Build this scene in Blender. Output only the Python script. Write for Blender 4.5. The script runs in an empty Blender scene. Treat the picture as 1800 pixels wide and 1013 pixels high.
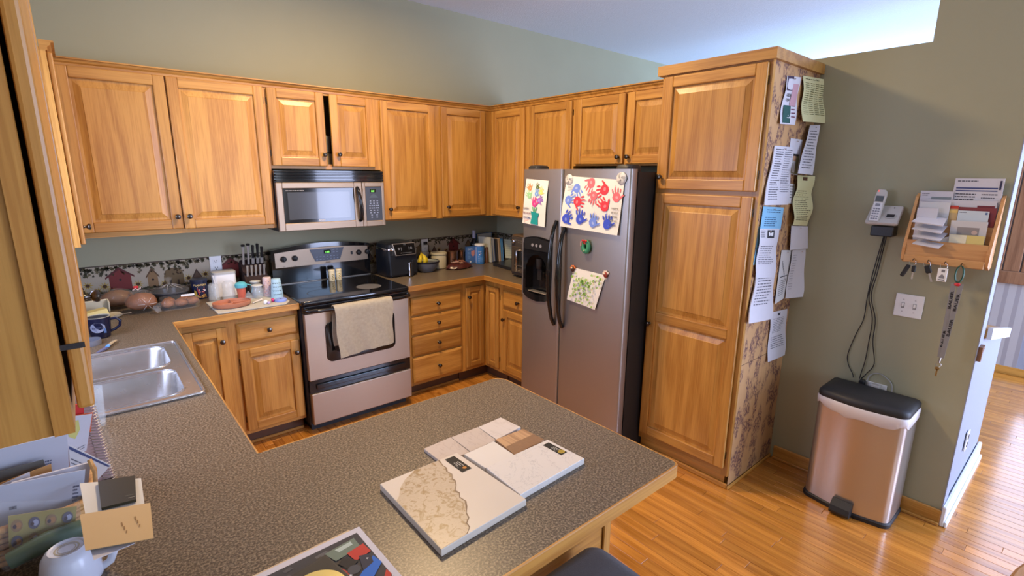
import bpy, bmesh, math, random
from mathutils import Vector, Matrix
SC = bpy.context.scene
COL = SC.collection
PI = math.pi
random.seed(7)

# ------------------------------------------------------------------ camera
CAM = Vector((-3.1262, -3.9210, 1.7305)); YAW, PITCH, ROLL, FPX = -0.7039, -0.2223, 0.0083, 886.79
_f = Vector((-math.sin(YAW)*math.cos(PITCH), math.cos(YAW)*math.cos(PITCH), math.sin(PITCH)))
_r = Vector((math.cos(YAW), math.sin(YAW), 0)); _u = _r.cross(_f)
CR = _r*math.cos(ROLL)+_u*math.sin(ROLL); CU = -_r*math.sin(ROLL)+_u*math.cos(ROLL); CF = _f
cd = bpy.data.cameras.new('camera'); cam = bpy.data.objects.new('camera', cd); COL.objects.link(cam)
cd.sensor_width = 36; cd.lens = FPX/1800*36; cd.clip_start = 0.03
cam.matrix_world = Matrix(((CR.x, CU.x, -CF.x, CAM.x), (CR.y, CU.y, -CF.y, CAM.y), (CR.z, CU.z, -CF.z, CAM.z), (0, 0, 0, 1)))
SC.camera = cam

# ------------------------------------------------------------------ light and exposure
SC.view_settings.view_transform = 'Standard'; SC.view_settings.look = 'None'
SC.view_settings.gamma = 1.0; SC.view_settings.use_curve_mapping = False
SC.view_settings.exposure = 0.0
wd = bpy.data.worlds.new('daylight'); SC.world = wd; wd.use_nodes = True
bg = wd.node_tree.nodes['Background']; bg.inputs[0].default_value = (0.54, 0.67, 1.0, 1); bg.inputs[1].default_value = 1.6
def area(name, loc, target, sx, sy, power, color, spread=PI):
    l = bpy.data.lights.new(name, 'AREA'); l.shape = 'RECTANGLE'; l.size = sx; l.size_y = sy; l.energy = power; l.color = color; l.spread = spread
    o = bpy.data.objects.new(name, l); COL.objects.link(o); o.location = loc
    o.rotation_euler = (Vector(target)-Vector(loc)).to_track_quat('-Z', 'Y').to_euler(); return o
DAY = (0.60, 0.68, 1.0)
area('daylight_sink_window', (-3.56, -1.5, 1.62), (0, -1.5, 1.2), 1.15, 0.9, 24, DAY)
area('daylight_patio_door', (1.55, -6.93, 1.2), (1.2, 0, 1.0), 2.2, 2.1, 240, DAY)
area('daylight_dining_window', (-1.3, -6.93, 1.5), (-1.3, 0, 1.3), 2.2, 1.4, 30, (0.80, 0.88, 1.0))
area('daylight_far_window', (3.04, -4.42, 1.3), (0, -4.42, 1.0), 1.55, 1.8, 38, DAY)
area('added_ceiling_fill', (1.4, -6.93, 2.5), (1.4, 0, 3.0), 2.6, .7, 75, (0.42, 0.62, 1.0))  # unseen blue fill added to brighten ceiling and upper back wall; no window there
area('daylight_high_window', (4.5, -2.2, 2.0), (0, -2.2, 3.0), 2.6, 1.2, 190, (0.42, 0.64, 1.0))

# ------------------------------------------------------------------ materials
MATS = {}
class NT:
    def __init__(s, name):
        s.m = bpy.data.materials.new(name); s.m.use_nodes = True; s.t = s.m.node_tree; s.b = s.t.nodes['Principled BSDF']
        MATS[name] = s.m
    def n(s, typ, **kw):
        x = s.t.nodes.new(typ)
        for k, v in kw.items():
            if k in x.inputs: x.inputs[k].default_value = v
            else: setattr(x, k, v)
        return x
    def l(s, a, ao, b, bi): s.t.links.new(a.outputs[ao], b.inputs[bi])
def c4(c): return (c[0], c[1], c[2], 1)
def srgb(r, g, b):
    f = lambda v: (v/255/12.92 if v/255 <= .04045 else ((v/255+.055)/1.055)**2.4)
    return (f(r), f(g), f(b))
def mat(name, col, rough=.5, metal=0., noise=.0, nscale=30., bump=0., bscale=200., coat=0., alpha=1., trans=0., ior=1.45, emis=0.):
    if name in MATS: return MATS[name]
    k = NT(name); b = k.b
    b.inputs['Base Color'].default_value = c4(col); b.inputs['Roughness'].default_value = rough; b.inputs['Metallic'].default_value = metal
    b.inputs['Coat Weight'].default_value = coat; b.inputs['Alpha'].default_value = alpha
    b.inputs['Transmission Weight'].default_value = trans; b.inputs['IOR'].default_value = ior
    if emis: b.inputs['Emission Color'].default_value = c4(col); b.inputs['Emission Strength'].default_value = emis
    tc = None
    if noise:
        tc = k.n('ShaderNodeTexCoord'); nz = k.n('ShaderNodeTexNoise', Scale=nscale, Detail=4.); k.l(tc, 'Object', nz, 'Vector')
        r = k.n('ShaderNodeMix', data_type='RGBA'); r.inputs[6].default_value = c4([x*(1-noise) for x in col]); r.inputs[7].default_value = c4([min(1, x*(1+noise)) for x in col])
        k.l(nz, 0, r, 0); k.l(r, 2, b, 'Base Color')
    if bump:
        tc = tc or k.n('ShaderNodeTexCoord'); nb = k.n('ShaderNodeTexNoise', Scale=bscale, Detail=3.); k.l(tc, 'Object', nb, 'Vector')
        bu = k.n('ShaderNodeBump', Strength=bump, Distance=.002); k.l(nb, 0, bu, 'Height'); k.l(bu, 0, b, 'Normal')
    return k.m
def wood(name, axis, light, dark, rough=.42, rings=1.0, coat=.15, spread=.5, perobj=.12):
    """Oak with the grain along one axis of the object's own coordinates; each object gets its own board."""
    k = NT(name); b = k.b
    tc = k.n('ShaderNodeTexCoord'); oi = k.n('ShaderNodeObjectInfo')
    mu = k.n('ShaderNodeVectorMath', operation='MULTIPLY'); cmb = k.n('ShaderNodeCombineXYZ')
    for i in range(3): k.l(oi, 'Random', cmb, i)
    mu.inputs[1].default_value = (17.3, 9.1, 23.7); k.l(cmb, 0, mu, 0)
    ad = k.n('ShaderNodeVectorMath', operation='ADD'); k.l(tc, 'Object', ad, 0); k.l(mu, 0, ad, 1)
    sc = [14., 14., 14.]; sc['xyz'.index(axis)] = 1.1
    mp = k.n('ShaderNodeMapping'); mp.inputs['Scale'].default_value = sc; k.l(ad, 0, mp, 'Vector')
    n1 = k.n('ShaderNodeTexNoise', Scale=.5*rings, Detail=2., Roughness=.5); k.l(mp, 0, n1, 'Vector')
    m1 = k.n('ShaderNodeMath', operation='MULTIPLY'); k.l(n1, 0, m1, 0); m1.inputs[1].default_value = 34.
    sn = k.n('ShaderNodeMath', operation='SINE'); k.l(m1, 0, sn, 0)
    sc2 = [160., 160., 160.]; sc2['xyz'.index(axis)] = 5.
    mp2 = k.n('ShaderNodeMapping'); mp2.inputs['Scale'].default_value = sc2; k.l(ad, 0, mp2, 'Vector')
    n2 = k.n('ShaderNodeTexNoise', Scale=1., Detail=3., Roughness=.6); k.l(mp2, 0, n2, 'Vector')
    a1 = k.n('ShaderNodeMath', operation='MULTIPLY_ADD'); k.l(sn, 0, a1, 0); a1.inputs[1].default_value = .17; k.l(n2, 0, a1, 2)
    rp = k.n('ShaderNodeValToRGB'); k.l(a1, 0, rp, 0)
    rp.color_ramp.elements[0].position = .5-spread*.5; rp.color_ramp.elements[0].color = c4(dark)
    rp.color_ramp.elements[1].position = .5+spread*.4; rp.color_ramp.elements[1].color = c4(light)
    hs = k.n('ShaderNodeHueSaturation'); k.l(rp, 0, hs, 'Color')
    mr = k.n('ShaderNodeMapRange'); k.l(oi, 'Random', mr, 0); mr.inputs[3].default_value = 1-perobj; mr.inputs[4].default_value = 1+perobj; k.l(mr, 0, hs, 'Value')
    k.l(hs, 0, b, 'Base Color')
    b.inputs['Roughness'].default_value = rough; b.inputs['Coat Weight'].default_value = coat; b.inputs['Coat Roughness'].default_value = .2
    bu = k.n('ShaderNodeBump', Strength=.12, Distance=.001); k.l(n2, 0, bu, 'Height'); k.l(bu, 0, b, 'Normal')
    return k.m
OL, OD = (0.53, 0.268, 0.056), (0.37, 0.162, 0.027)
for ax in 'xyz': wood('oak_'+ax, ax, OL, OD)
for ax in 'xyz': wood('floor_oak_'+ax, ax, (0.62, 0.26, 0.042), (0.36, 0.13, 0.018), rough=.2, coat=.6, perobj=.16, spread=.7)
MATS['floor_oak_y'].node_tree.nodes['Principled BSDF'].inputs['Coat Roughness'].default_value = .13
for ax in 'xyz': wood('beech_'+ax, ax, (0.62, 0.33, 0.12), (0.5, 0.23, 0.075), rough=.5, coat=0.)
wood('walnut_y', 'y', (0.50, 0.30, 0.15), (0.22, 0.11, 0.05), rough=.5, coat=0., spread=.5, perobj=.02)
wood('brown_panel', 'z', (0.30, 0.15, 0.075), (0.19, 0.085, 0.04), rough=.5, coat=0.)
wood('wicker', 'z', (0.60, 0.34, 0.12), (0.35, 0.17, 0.05), rough=.6, coat=0.)
# laminate worktop: fine two-tone speckle
k = NT('laminate'); tc = k.n('ShaderNodeTexCoord'); n1 = k.n('ShaderNodeTexNoise', Scale=185., Detail=3., Roughness=.65); k.l(tc, 'Object', n1, 'Vector')
rp = k.n('ShaderNodeValToRGB'); k.l(n1, 0, rp, 0); e = rp.color_ramp.elements
e[0].position = .37; e[0].color = c4((.055, .038, .023)); e[1].position = .61; e[1].color = c4((.27, .215, .145))
x = rp.color_ramp.elements.new(.5); x.color = c4((.12, .092, .062))
k.l(rp, 0, k.b, 'Base Color'); k.b.inputs['Roughness'].default_value = .36
bu = k.n('ShaderNodeBump', Strength=.25, Distance=.0006); k.l(n1, 0, bu, 'Height'); k.l(bu, 0, k.b, 'Normal')
mat('wall_paint', (.345, .33, .215), .7, noise=.05, nscale=2.5, bump=.08, bscale=160)
mat('wall_white', (.30, .33, .41), .6, bump=.5, bscale=55)
mat('ceiling_paint', (.70, .76, .84), .9, noise=.05, nscale=60, bump=.9, bscale=90)
mat('white_trim', (.78, .8, .82), .35)
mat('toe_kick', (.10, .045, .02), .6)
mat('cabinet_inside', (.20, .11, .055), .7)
mat('black_gloss', (.008, .008, .009), .08, coat=.3)
mat('black_plastic', (.014, .014, .015), .35)
mat('black_satin', (.02, .02, .022), .5, bump=.2, bscale=400)
mat('knob_metal', (.10, .085, .07), .22, metal=.9)
mat('chrome', (.75, .75, .77), .12, metal=1.)
mat('dull_steel', (.45, .44, .43), .4, metal=.9)
mat('paper_white', (.60, .59, .64), .8, noise=.03, nscale=20)
mat('white_plastic', (.80, .80, .79), .35)
mat('grey_plastic', (.45, .44, .42), .4)
def steel(name, col, rough, sc):
    k = NT(name); b = k.b; tc = k.n('ShaderNodeTexCoord'); mp = k.n('ShaderNodeMapping'); mp.inputs['Scale'].default_value = sc
    nz = k.n('ShaderNodeTexNoise', Scale=1., Detail=4.); k.l(tc, 'Object', mp, 'Vector'); k.l(mp, 0, nz, 'Vector')
    mr = k.n('ShaderNodeMapRange'); k.l(nz, 0, mr, 0); mr.inputs[3].default_value = rough-.05; mr.inputs[4].default_value = rough+.08; k.l(mr, 0, b, 'Roughness')
    b.inputs['Base Color'].default_value = c4(col); b.inputs['Metallic'].default_value = .88
    bu = k.n('ShaderNodeBump', Strength=.03, Distance=.001); k.l(nz, 0, bu, 'Height'); k.l(bu, 0, b, 'Normal')
steel('fridge_steel', (.40, .385, .37), .42, (4, 700, 4))
steel('range_steel', (.42, .325, .24), .46, (4, 4, 700))
steel('sink_steel', (.55, .55, .56), .24, (25, 25, 25))
mat('bin_steel', (.60, .555, .53), .30, metal=.88)
def glass(name, col=(1, 1, 1), rough=.02, a=.25):
    k = NT(name); b = k.b; b.inputs['Base Color'].default_value = c4(col); b.inputs['Roughness'].default_value = rough
    b.inputs['Alpha'].default_value = a; b.inputs['Specular IOR Level'].default_value = .9; b.inputs['Coat Weight'].default_value = .5
glass('clear_plastic', (.8, .85, .85), .06, .15)
glass('clear_glass', (.8, .9, .95), .03, .14)
glass('cling_film', (.8, .8, .8), .10, .07)
def ink(r, g, b, rough=.7):
    return mat('ink_%d_%d_%d' % (r, g, b), srgb(r, g, b), rough)

# ------------------------------------------------------------------ mesh builder
PM = {}
def pmat(o): return PM.get(o.name, Matrix.Identity(4)) if o else Matrix.Identity(4)
def rotz(a): return Matrix.Rotation(a, 4, 'Z')
def T(x, y, z): return Matrix.Translation((x, y, z))
class M:
    def __init__(s, m='oak_z', T=None):
        s.v = []; s.f = []; s.mi = []; s.ms = []; s.T = T; s.use(m)
    def use(s, m):
        m = MATS[m] if isinstance(m, str) else m
        if m not in s.ms: s.ms.append(m)
        s.c = s.ms.index(m); return s
    def add(s, vs, fs):
        b = len(s.v)
        for p in vs:
            p = Vector(p); s.v.append(s.T @ p if s.T is not None else p)
        for f in fs: s.f.append([b+i for i in f]); s.mi.append(s.c)
        return s
    def box(s, x0, x1, y0, y1, z0, z1, bev=0.):
        if x1 < x0: x0, x1 = x1, x0
        if y1 < y0: y0, y1 = y1, y0
        if z1 < z0: z0, z1 = z1, z0
        if bev <= 0:
            return s.add([(x, y, z) for z in (z0, z1) for y in (y0, y1) for x in (x0, x1)], [(0, 2, 3, 1), (4, 5, 7, 6), (0, 1, 5, 4), (2, 6, 7, 3), (0, 4, 6, 2), (1, 3, 7, 5)])
        bm = bmesh.new(); bmesh.ops.create_cube(bm, size=1)
        for v in bm.verts: v.co = Vector(((x0+x1)/2+v.co.x*(x1-x0), (y0+y1)/2+v.co.y*(y1-y0), (z0+z1)/2+v.co.z*(z1-z0)))
        bmesh.ops.bevel(bm, geom=bm.edges[:], offset=min(bev, .49*min(x1-x0, y1-y0, z1-z0)), segments=2 if bev > .004 else 1, affect='EDGES', profile=.5)
        bm.verts.index_update(); s.add([v.co.copy() for v in bm.verts], [[v.index for v in f.verts] for f in bm.faces]); bm.free(); return s
    def loft(s, loops, cap0=True, cap1=True, closed=True):
        n = len(loops[0]); vs = [p for L in loops for p in L]; fs = []
        for i in range(len(loops)-1):
            for j in range(n if closed else n-1):
                a, b = i*n+j, i*n+(j+1) % n; fs.append((a, b, b+n, a+n))
        if cap0: fs.append(tuple(range(n-1, -1, -1)))
        if cap1: fs.append(tuple((len(loops)-1)*n+j for j in range(n)))
        return s.add(vs, fs)
    def lathe(s, c, prof, n=20, ax='z', cap0=True, cap1=True):
        L = []
        for r, h in prof:
            lp = []
            for i in range(n):
                a = 2*PI*i/n; x, y = r*math.cos(a), r*math.sin(a)
                lp.append((c[0]+x, c[1]+y, c[2]+h) if ax == 'z' else (c[0]+h, c[1]+x, c[2]+y) if ax == 'x' else (c[0]+y, c[1]+h, c[2]+x))
            L.append(lp)
        return s.loft(L, cap0, cap1)
    def cyl(s, p0, p1, r0, r1=None, n=12): return s.tube([p0, p1], r0, n, r1=r1)
    def tube(s, pts, r, n=8, closed=False, r1=None, flat=1.):
        pts = [Vector(p) for p in pts]; L = []; m = len(pts); up = None
        for i, p in enumerate(pts):
            t = (pts[(i+1) % m]-pts[i-1]) if closed else (pts[min(i+1, m-1)]-pts[max(i-1, 0)])
            t.normalize()
            if up is None: up = Vector((0, 0, 1)) if abs(t.z) < .9 else Vector((1, 0, 0))
            a = t.cross(up).normalized(); b = a.cross(t).normalized(); up = b
            rr = (r[i] if isinstance(r, (list, tuple)) else r if r1 is None else r+(r1-r)*i/(m-1))
            L.append([p+a*math.cos(2*PI*j/n)*rr+b*math.sin(2*PI*j/n)*rr*flat for j in range(n)])
        if closed: L.append(L[0]); return s.loft(L, False, False)
        return s.loft(L)
    def prism(s, pts, z0, z1, ax='z'):
        mp = {'z': lambda a, b, h: (a, b, h), 'y': lambda a, b, h: (a, h, b), 'x': lambda a, b, h: (h, a, b)}[ax]
        return s.loft([[mp(a, b, z0) for a, b in pts], [mp(a, b, z1) for a, b in pts]])
    def ball(s, c, r, n=10, sq=(1, 1, 1)):
        L = [[(c[0]+sq[0]*r*math.sin(PI*(i+.02)/(n-.96+1))*math.cos(2*PI*j/(n*2)), c[1]+sq[1]*r*math.sin(PI*(i+.02)/(n-.96+1))*math.sin(2*PI*j/(n*2)), c[2]-sq[2]*r*math.cos(PI*(i+.02)/(n-.96+1))) for j in range(n*2)] for i in range(n+1)]
        return s.loft(L)
    def build(s, name, parent=None, smooth=False, label=None, cat=None, group=None, kind=None, local=False, origin=None):
        me = bpy.data.meshes.new(name); vs = s.v; mw = pmat(parent)
        if parent is None:
            if origin is None:
                xs = [v.x for v in vs]; ys = [v.y for v in vs]; zs = [v.z for v in vs]
                origin = Vector(((min(xs)+max(xs))/2, (min(ys)+max(ys))/2, min(zs)))
            origin = Vector(origin)
            if origin.length > 0: vs = [v-origin for v in vs]
        elif not local:
            inv = mw.inverted(); vs = [inv @ v for v in vs]
        me.from_pydata([tuple(v) for v in vs], [], s.f); me.polygons.foreach_set('material_index', s.mi)
        for m in s.ms: me.materials.append(m)
        bm = bmesh.new(); bm.from_mesh(me); bmesh.ops.recalc_face_normals(bm, faces=bm.faces); bm.to_mesh(me); bm.free()
        if smooth:
            me.polygons.foreach_set('use_smooth', [True]*len(me.polygons))
            try: me.set_sharp_from_angle(angle=math.radians(smooth if smooth is not True else 40))
            except Exception: pass
        me.update(); o = bpy.data.objects.new(name, me); COL.objects.link(o)
        if parent is None: o.location = origin; PM[o.name] = Matrix.Translation(origin)
        else: o.parent = parent; PM[o.name] = mw.copy()
        if label: o['label'] = label
        if cat: o['category'] = cat
        if group: o['group'] = group
        if kind: o['kind'] = kind
        return o
def thing(name, label, cat, loc=(0, 0, 0), rz=0., group=None, kind=None):
    o = bpy.data.objects.new(name, None); COL.objects.link(o); o.location = loc; o.rotation_euler = (0, 0, rz); o.empty_display_size = .05
    if label: o['label'] = label
    if cat: o['category'] = cat
    if group: o['group'] = group
    if kind: o['kind'] = kind
    PM[o.name] = Matrix.Translation(loc) @ rotz(rz); return o
def dup(o, parent=None):
    c = o.copy(); COL.objects.link(c); c.parent = parent; PM[c.name] = PM[o.name].copy()
    for ch in [x for x in COL.objects if x.parent == o]: dup(ch, c)
    return c
def rrect(cx, cy, w, h, r, n=5):
    pts = []
    for sx, sy, a0 in ((1, 1, 0), (-1, 1, PI/2), (-1, -1, PI), (1, -1, 1.5*PI)):
        for i in range(n+1):
            a = a0+PI/2*i/n; pts.append((cx+sx*(w/2-r)+r*math.cos(a), cy+sy*(h/2-r)+r*math.sin(a)))
    return pts
# text as filled outlines, in units of the letter height
_TX = {}
def text_mesh(st, bold=0., shear=0.):
    key = (st, bold, shear)
    if key in _TX: return _TX[key]
    cu = bpy.data.curves.new('t', 'FONT'); cu.body = st; cu.size = 1.; cu.offset = bold; cu.shear = shear; cu.resolution_u = 2; cu.fill_mode = 'FRONT'
    o = bpy.data.objects.new('t', cu); COL.objects.link(o); dg = bpy.context.evaluated_depsgraph_get(); me = bpy.data.meshes.new_from_object(o.evaluated_get(dg))
    vs = [(v.co.x, v.co.y) for v in me.vertices]; fs = [list(p.vertices) for p in me.polygons]
    bpy.data.objects.remove(o); bpy.data.curves.remove(cu); bpy.data.meshes.remove(me)
    w = max([v[0] for v in vs] or [1]); _TX[key] = (vs, fs, w); return _TX[key]
class Surf:
    """A patch with u to its right and v downwards; flat print is laid on it just above the surface."""
    def __init__(s, TL, TR, BL, BR=None, bulge=None):
        s.a, s.b, s.c = Vector(TL), Vector(TR), Vector(BL); s.d = Vector(BR) if BR is not None else s.b+s.c-s.a
        s.n = (s.c-s.a).cross(s.b-s.a).normalized(); s.bulge = bulge
        s.W = (s.b-s.a).length; s.H = (s.c-s.a).length
    def P(s, u, v, h=0.):
        p = s.a*(1-u)*(1-v)+s.b*u*(1-v)+s.c*(1-u)*v+s.d*u*v
        return p+s.n*((s.bulge(u, v) if s.bulge else 0)+h)
class Print:
    def __init__(s, surf, h=.0006): s.s = surf; s.h = h; s.m = M(ink(40, 40, 45)); s.k = 0
    def up(s): s.k += 1; return s.h*(1+.25*s.k)
    def poly(s, pts, c, lift=True):
        h = s.up() if lift else s.h; s.m.use(c if not isinstance(c, tuple) else ink(*c)); s.m.add([s.s.P(u, v, h) for u, v in pts], [tuple(range(len(pts)))]); return s
    def rect(s, u0, v0, u1, v1, c, nv=1, lift=True):
        h = s.up() if lift else s.h; s.m.use(c if not isinstance(c, tuple) else ink(*c))
        vs = []; fs = []
        for i in range(nv+1):
            v = v0+(v1-v0)*i/nv; vs += [s.s.P(u0, v, h), s.s.P(u1, v, h)]
            if i < nv: fs.append((2*i, 2*i+1, 2*i+3, 2*i+2))
        s.m.add(vs, fs); return s
    def disc(s, u, v, r, c, n=14, rv=None, lift=True):
        rv = rv or r*s.s.W/s.s.H; return s.poly([(u+r*math.cos(2*PI*i/n), v+rv*math.sin(2*PI*i/n)) for i in range(n)], c, lift)
    def words(s, u0, v0, u1, v1, rows, c, seed=1, th=.35, ragged=.3, gap=.03):
        rn = random.Random(seed); s.up()
        for i in range(rows):
            v = v0+(v1-v0)*i/rows; t = (v1-v0)/rows*th; end = u1-(u1-u0)*ragged*rn.random(); u = u0
            while u < end-.01:
                w = (u1-u0)*(.05+.13*rn.random()); s.rect(u, v, min(u+w, end), v+t, c, lift=False); u += w+gap*(u1-u0)
        return s
    def text(s, st, u, v, hgt, c, ang=0., bold=0.01, align=0., w=None, shear=0.):
        """baseline at (u, v); hgt = letter size in metres on the patch; ang turns it clockwise on the patch."""
        vs, fs, tw = text_mesh(st, bold, shear); h = s.up(); s.m.use(ink(*c)); kx = (w/tw if w else hgt); ca, sa = math.cos(ang), math.sin(ang); out = []
        for x, y in vs:
            x = (x-tw*align)*kx; y = -y*hgt; X, Y = x*ca-y*sa, x*sa+y*ca
            out.append(s.s.P(u+X/s.s.W, v+Y/s.s.H, h))
        s.m.add(out, fs); return s
    def build(s, name, parent): return s.m.build(name, parent)
def sheet_mesh(surf, m, nu=6, nv=8, th=.0006):
    mm = M(m); g = []
    for s_ in (0, 1):
        for i in range(nv+1):
            for j in range(nu+1): g.append(surf.P(j/nu, i/nv, -th*s_))
    N = (nu+1)*(nv+1); fs = []
    for i in range(nv):
        for j in range(nu):
            a = i*(nu+1)+j; q = (a, a+1, a+nu+2, a+nu+1); fs.append(q); fs.append(tuple(N+x for x in reversed(q)))
    for j in range(nu):
        fs.append((j, N+j, N+j+1, j+1)); a = nv*(nu+1)+j; fs.append((a+1, N+a+1, N+a, a))
    for i in range(nv):
        a = i*(nu+1); b = a+nu+1; fs.append((b, N+b, N+a, a)); a += nu; b += nu; fs.append((a, N+a, N+b, b))
    return mm.add(g, fs)

# ------------------------------------------------------------------ the room
def box_struct(name, m, *b, kind='structure'):
    return M(m).box(*b).build(name, kind=kind, origin=(0, 0, 0))
CZ = 3.0755
fl = M('toe_kick').box(-3.6, 4.7, -7.1, .12, -.12, -.019).build('floor', kind='structure', origin=(0, 0, 0)); PM['floor'] = Matrix.Identity(4)
box_struct('ceiling', 'ceiling_paint', -3.6, 4.7, -7.1, .12, CZ, CZ+.1)
box_struct('wall_back', 'wall_paint', -3.6, 4.7, 0, .12, 0, CZ)
wl = M('wall_paint')
wl.box(-3.6, -3.48, -7.1, -2.25, 0, CZ).box(-3.6, -3.48, -.85, 0, 0, CZ).box(-3.6, -3.48, -2.25, -.85, 0, 1.08).box(-3.6, -3.48, -2.25, -.85, 2.12, CZ)
wl.build('wall_left', kind='structure', origin=(0, 0, 0))
wr = M('wall_paint'); YL, ZL, Y1 = -3.2432, 2.3463, -3.6189
wr.box(0, .12, YL, 0, 0, ZL).box(0, .12, Y1, YL, 0, CZ)
wr.build('wall_right', kind='structure', origin=(0, 0, 0))
wf = M('wall_paint')
wf.box(-3.6, -2.5, -7.1, -7, 0, CZ).box(-2.5, -.2, -7.1, -7, 0, .75).box(-2.5, -.2, -7.1, -7, 2.25, CZ).box(-.2, .4, -7.1, -7, 0, CZ).box(.4, 2.7, -7.1, -7, 2.25, CZ).box(2.7, 3.2, -7.1, -7, 0, CZ)
wf.build('wall_front', kind='structure', origin=(0, 0, 0))
we = M('wall_white'); we.box(3.08, 3.2, -7.1, -5.23, 0, CZ).box(3.08, 3.2, -5.23, -3.62, 0, .35).box(3.08, 3.2, -5.23, -3.62, 2.25, CZ).box(3.08, 3.2, -3.62, 0, 0, 2.3).box(4.58, 4.7, -7.1, 0, 0, CZ).box(3.08, 4.58, -7.1, -7.0, 0, CZ)
we.build('wall_far', kind='structure', origin=(0, 0, 0))
# windows (out of the picture, where the daylight comes from)
def window(name, ax, a0, a1, z0, z1, p0, p1, nm=1):
    t = thing(name, None, None, kind='structure'); f = M('white_trim')
    def bx(u0, u1, w0, w1, q0=p0, q1=p1):
        f.box(u0, u1, q0, q1, w0, w1) if ax == 'x' else f.box(q0, q1, u0, u1, w0, w1)
    bx(a0, a0+.05, z0, z1); bx(a1-.05, a1, z0, z1); bx(a0, a1, z0, z0+.05); bx(a0, a1, z1-.05, z1)
    for i in range(nm): c = a0+(a1-a0)*(i+1)/(nm+1); bx(c-.02, c+.02, z0, z1)
    f.build('frame', t)
window('window_1', 'y', -2.25, -.85, 1.08, 2.12, -3.53, -3.49)
window('window_2', 'x', -2.5, -.2, .75, 2.25, -7.06, -7.02)
window('window_3', 'x', .4, 2.7, 0, 2.25, -7.06, -7.02)
window('window_4', 'y', -5.23, -3.62, .35, 2.25, 3.1, 3.14)
# half wall that runs away from the end of the kitchen wall, top sloping down, with cap and bracket
hw = M('wall_white').prism([(.12, 0), (1.0, 0), (1.0, .80), (.12, .97)], Y1, Y1+.11, 'y')
hw.use('wall_white').box(-.001, .121, Y1-.004, Y1, 0, CZ)
hwo = hw.build('wall_half', kind='structure', origin=(0, 0, 0))
cp = M('white_trim').prism([(.121, .972), (1.03, .80), (1.03, .855), (.121, 1.03)], Y1-.03, Y1-.012, 'y'); cp.build('cap_face', hwo)
cp = M('oak_x').prism([(.121, .975), (1.03, .802), (1.03, .85), (.121, 1.022)], Y1-.012, Y1+.16, 'y'); cp.build('cap_board', hwo)
M('brown_panel').prism([(.006, .885), (.03, .885), (.03, .925), (.07, .935), (.07, .955), (.006, .955)], Y1-.02, Y1-.0045, 'y').build('bracket', hwo)
ob = M('white_plastic').box(.30, .37, Y1-.010, Y1-.004, .30, .41, .002); ob = ob.build('wall_outlet', label='small outlet low on the daylit end wall', cat='outlet')
for z_ in (.32, .365): M('black_plastic').box(.325, .345, Y1-.0125, Y1-.0105, z_, z_+.025).build('socket', ob)
b = M('white_trim').box(-.012, 1.0, Y1-.022, Y1-.004, 0, .11, .004).box(-.012, 1.0, Y1-.034, Y1-.022, 0, .03, .006); b.build('baseboard_end', kind='structure', origin=(0, 0, 0))
# oak baseboards
b = M('oak_y').box(-.013, 0, Y1-.004, -2.80, 0, .085, .004).box(-.026, -.013, Y1-.004, -2.80, 0, .018, .006); b.build('baseboard_right', kind='structure', origin=(0, 0, 0))
b = M('oak_y').box(3.066, 3.08, -4.0, -.05, 0, .07); b.build('baseboard_far', kind='structure', origin=(0, 0, 0))
# far wall: striped paper, brown boarding above
sp = M(mat('paper_stripe_light', (.44, .42, .42), .7)); dk = mat('paper_stripe_dark', (.33, .31, .32), .7); y = -3.60; i = 0
while y < -1.0:
    sp.use('paper_stripe_light' if i % 2 else 'paper_stripe_dark'); sp.box(3.076, 3.08, y, y+(.05 if i % 2 else .03), .07, .85); y += .05 if i % 2 else .03; i += 1
sp.build('trim_1', kind='structure', origin=(0, 0, 0))
bp = M('brown_panel').box(3.05, 3.08, -3.60, -1.0, .82, .93, .006).build('trim_2', kind='structure', origin=(0, 0, 0))
i = 0; y = -3.60
while y < -1.05:
    M('brown_panel').box(3.06, 3.08, y+.004, y+.111, .93, 2.1, .005).build('panel', bp); y += .115
# floor boards, grain and length along y
def px_of(p):
    d = Vector(p)-CAM; z = d.dot(CF)
    return (900+FPX*d.dot(CR)/z, 506.5-FPX*d.dot(CU)/z, z) if z > .05 else (-9999, 0, z)
rn = random.Random(3); planks = []
BW = .0572
i = 0; x = -3.0
while x < 3.05:
    y = -4.9+rn.random()*.9
    while y < -.3:
        L = .35+rn.random()*.95; y1 = min(y+L, -.3)
        if y1-y > .05: planks.append((x, y, y1))
        y = y1
    x += BW
def seen(pl):
    x, y0, y1 = pl; best = 0
    if x > 0 and x < .1 and y1 > Y1: return 0
    for t in (0, .25, .5, .75, 1):
        u, v, z = px_of((x+.028, y0+(y1-y0)*t, 0))
        if z > .1 and -20 < u < 1820 and 640 < v < 1040:
            if x < -.66 and y0+(y1-y0)*t > -.6: continue
            if x > -.6 and x < 0 and y0+(y1-y0)*t > -2.8: continue
            if u < 930 and not (420 < u and v < 800): continue
            if x < -2.0 and y0+(y1-y0)*t < -2.4: continue
            best = max(best, BW*FPX/z*(y1-y0)*FPX/z)
    return best
planks = sorted(planks, key=seen, reverse=True)
NP = min(290, sum(1 for q in planks if seen(q) > 0))
for (x, y0, y1) in planks[:NP]:
    M('floor_oak_y').box(x+.0005, x+BW-.0005, y0+.0005, y1-.0005, -.019, 0, .0012).build('plank', fl)
rest = M('floor_oak_y')
for (x, y0, y1) in planks[NP:]: rest.box(x+.0005, x+BW-.0005, y0+.0005, y1-.0005, -.019, 0)
rest.box(-3.48, 3.08, -7, -4.9, -.019, 0).box(-3.48, 3.08, -.3, 0, -.019, 0).box(-3.48, -3.0, -4.9, -.3, -.019, 0).box(3.05, 3.08, -4.9, -.3, -.019, 0)
rest.build('plank_remainder', fl, kind='stuff')

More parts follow.
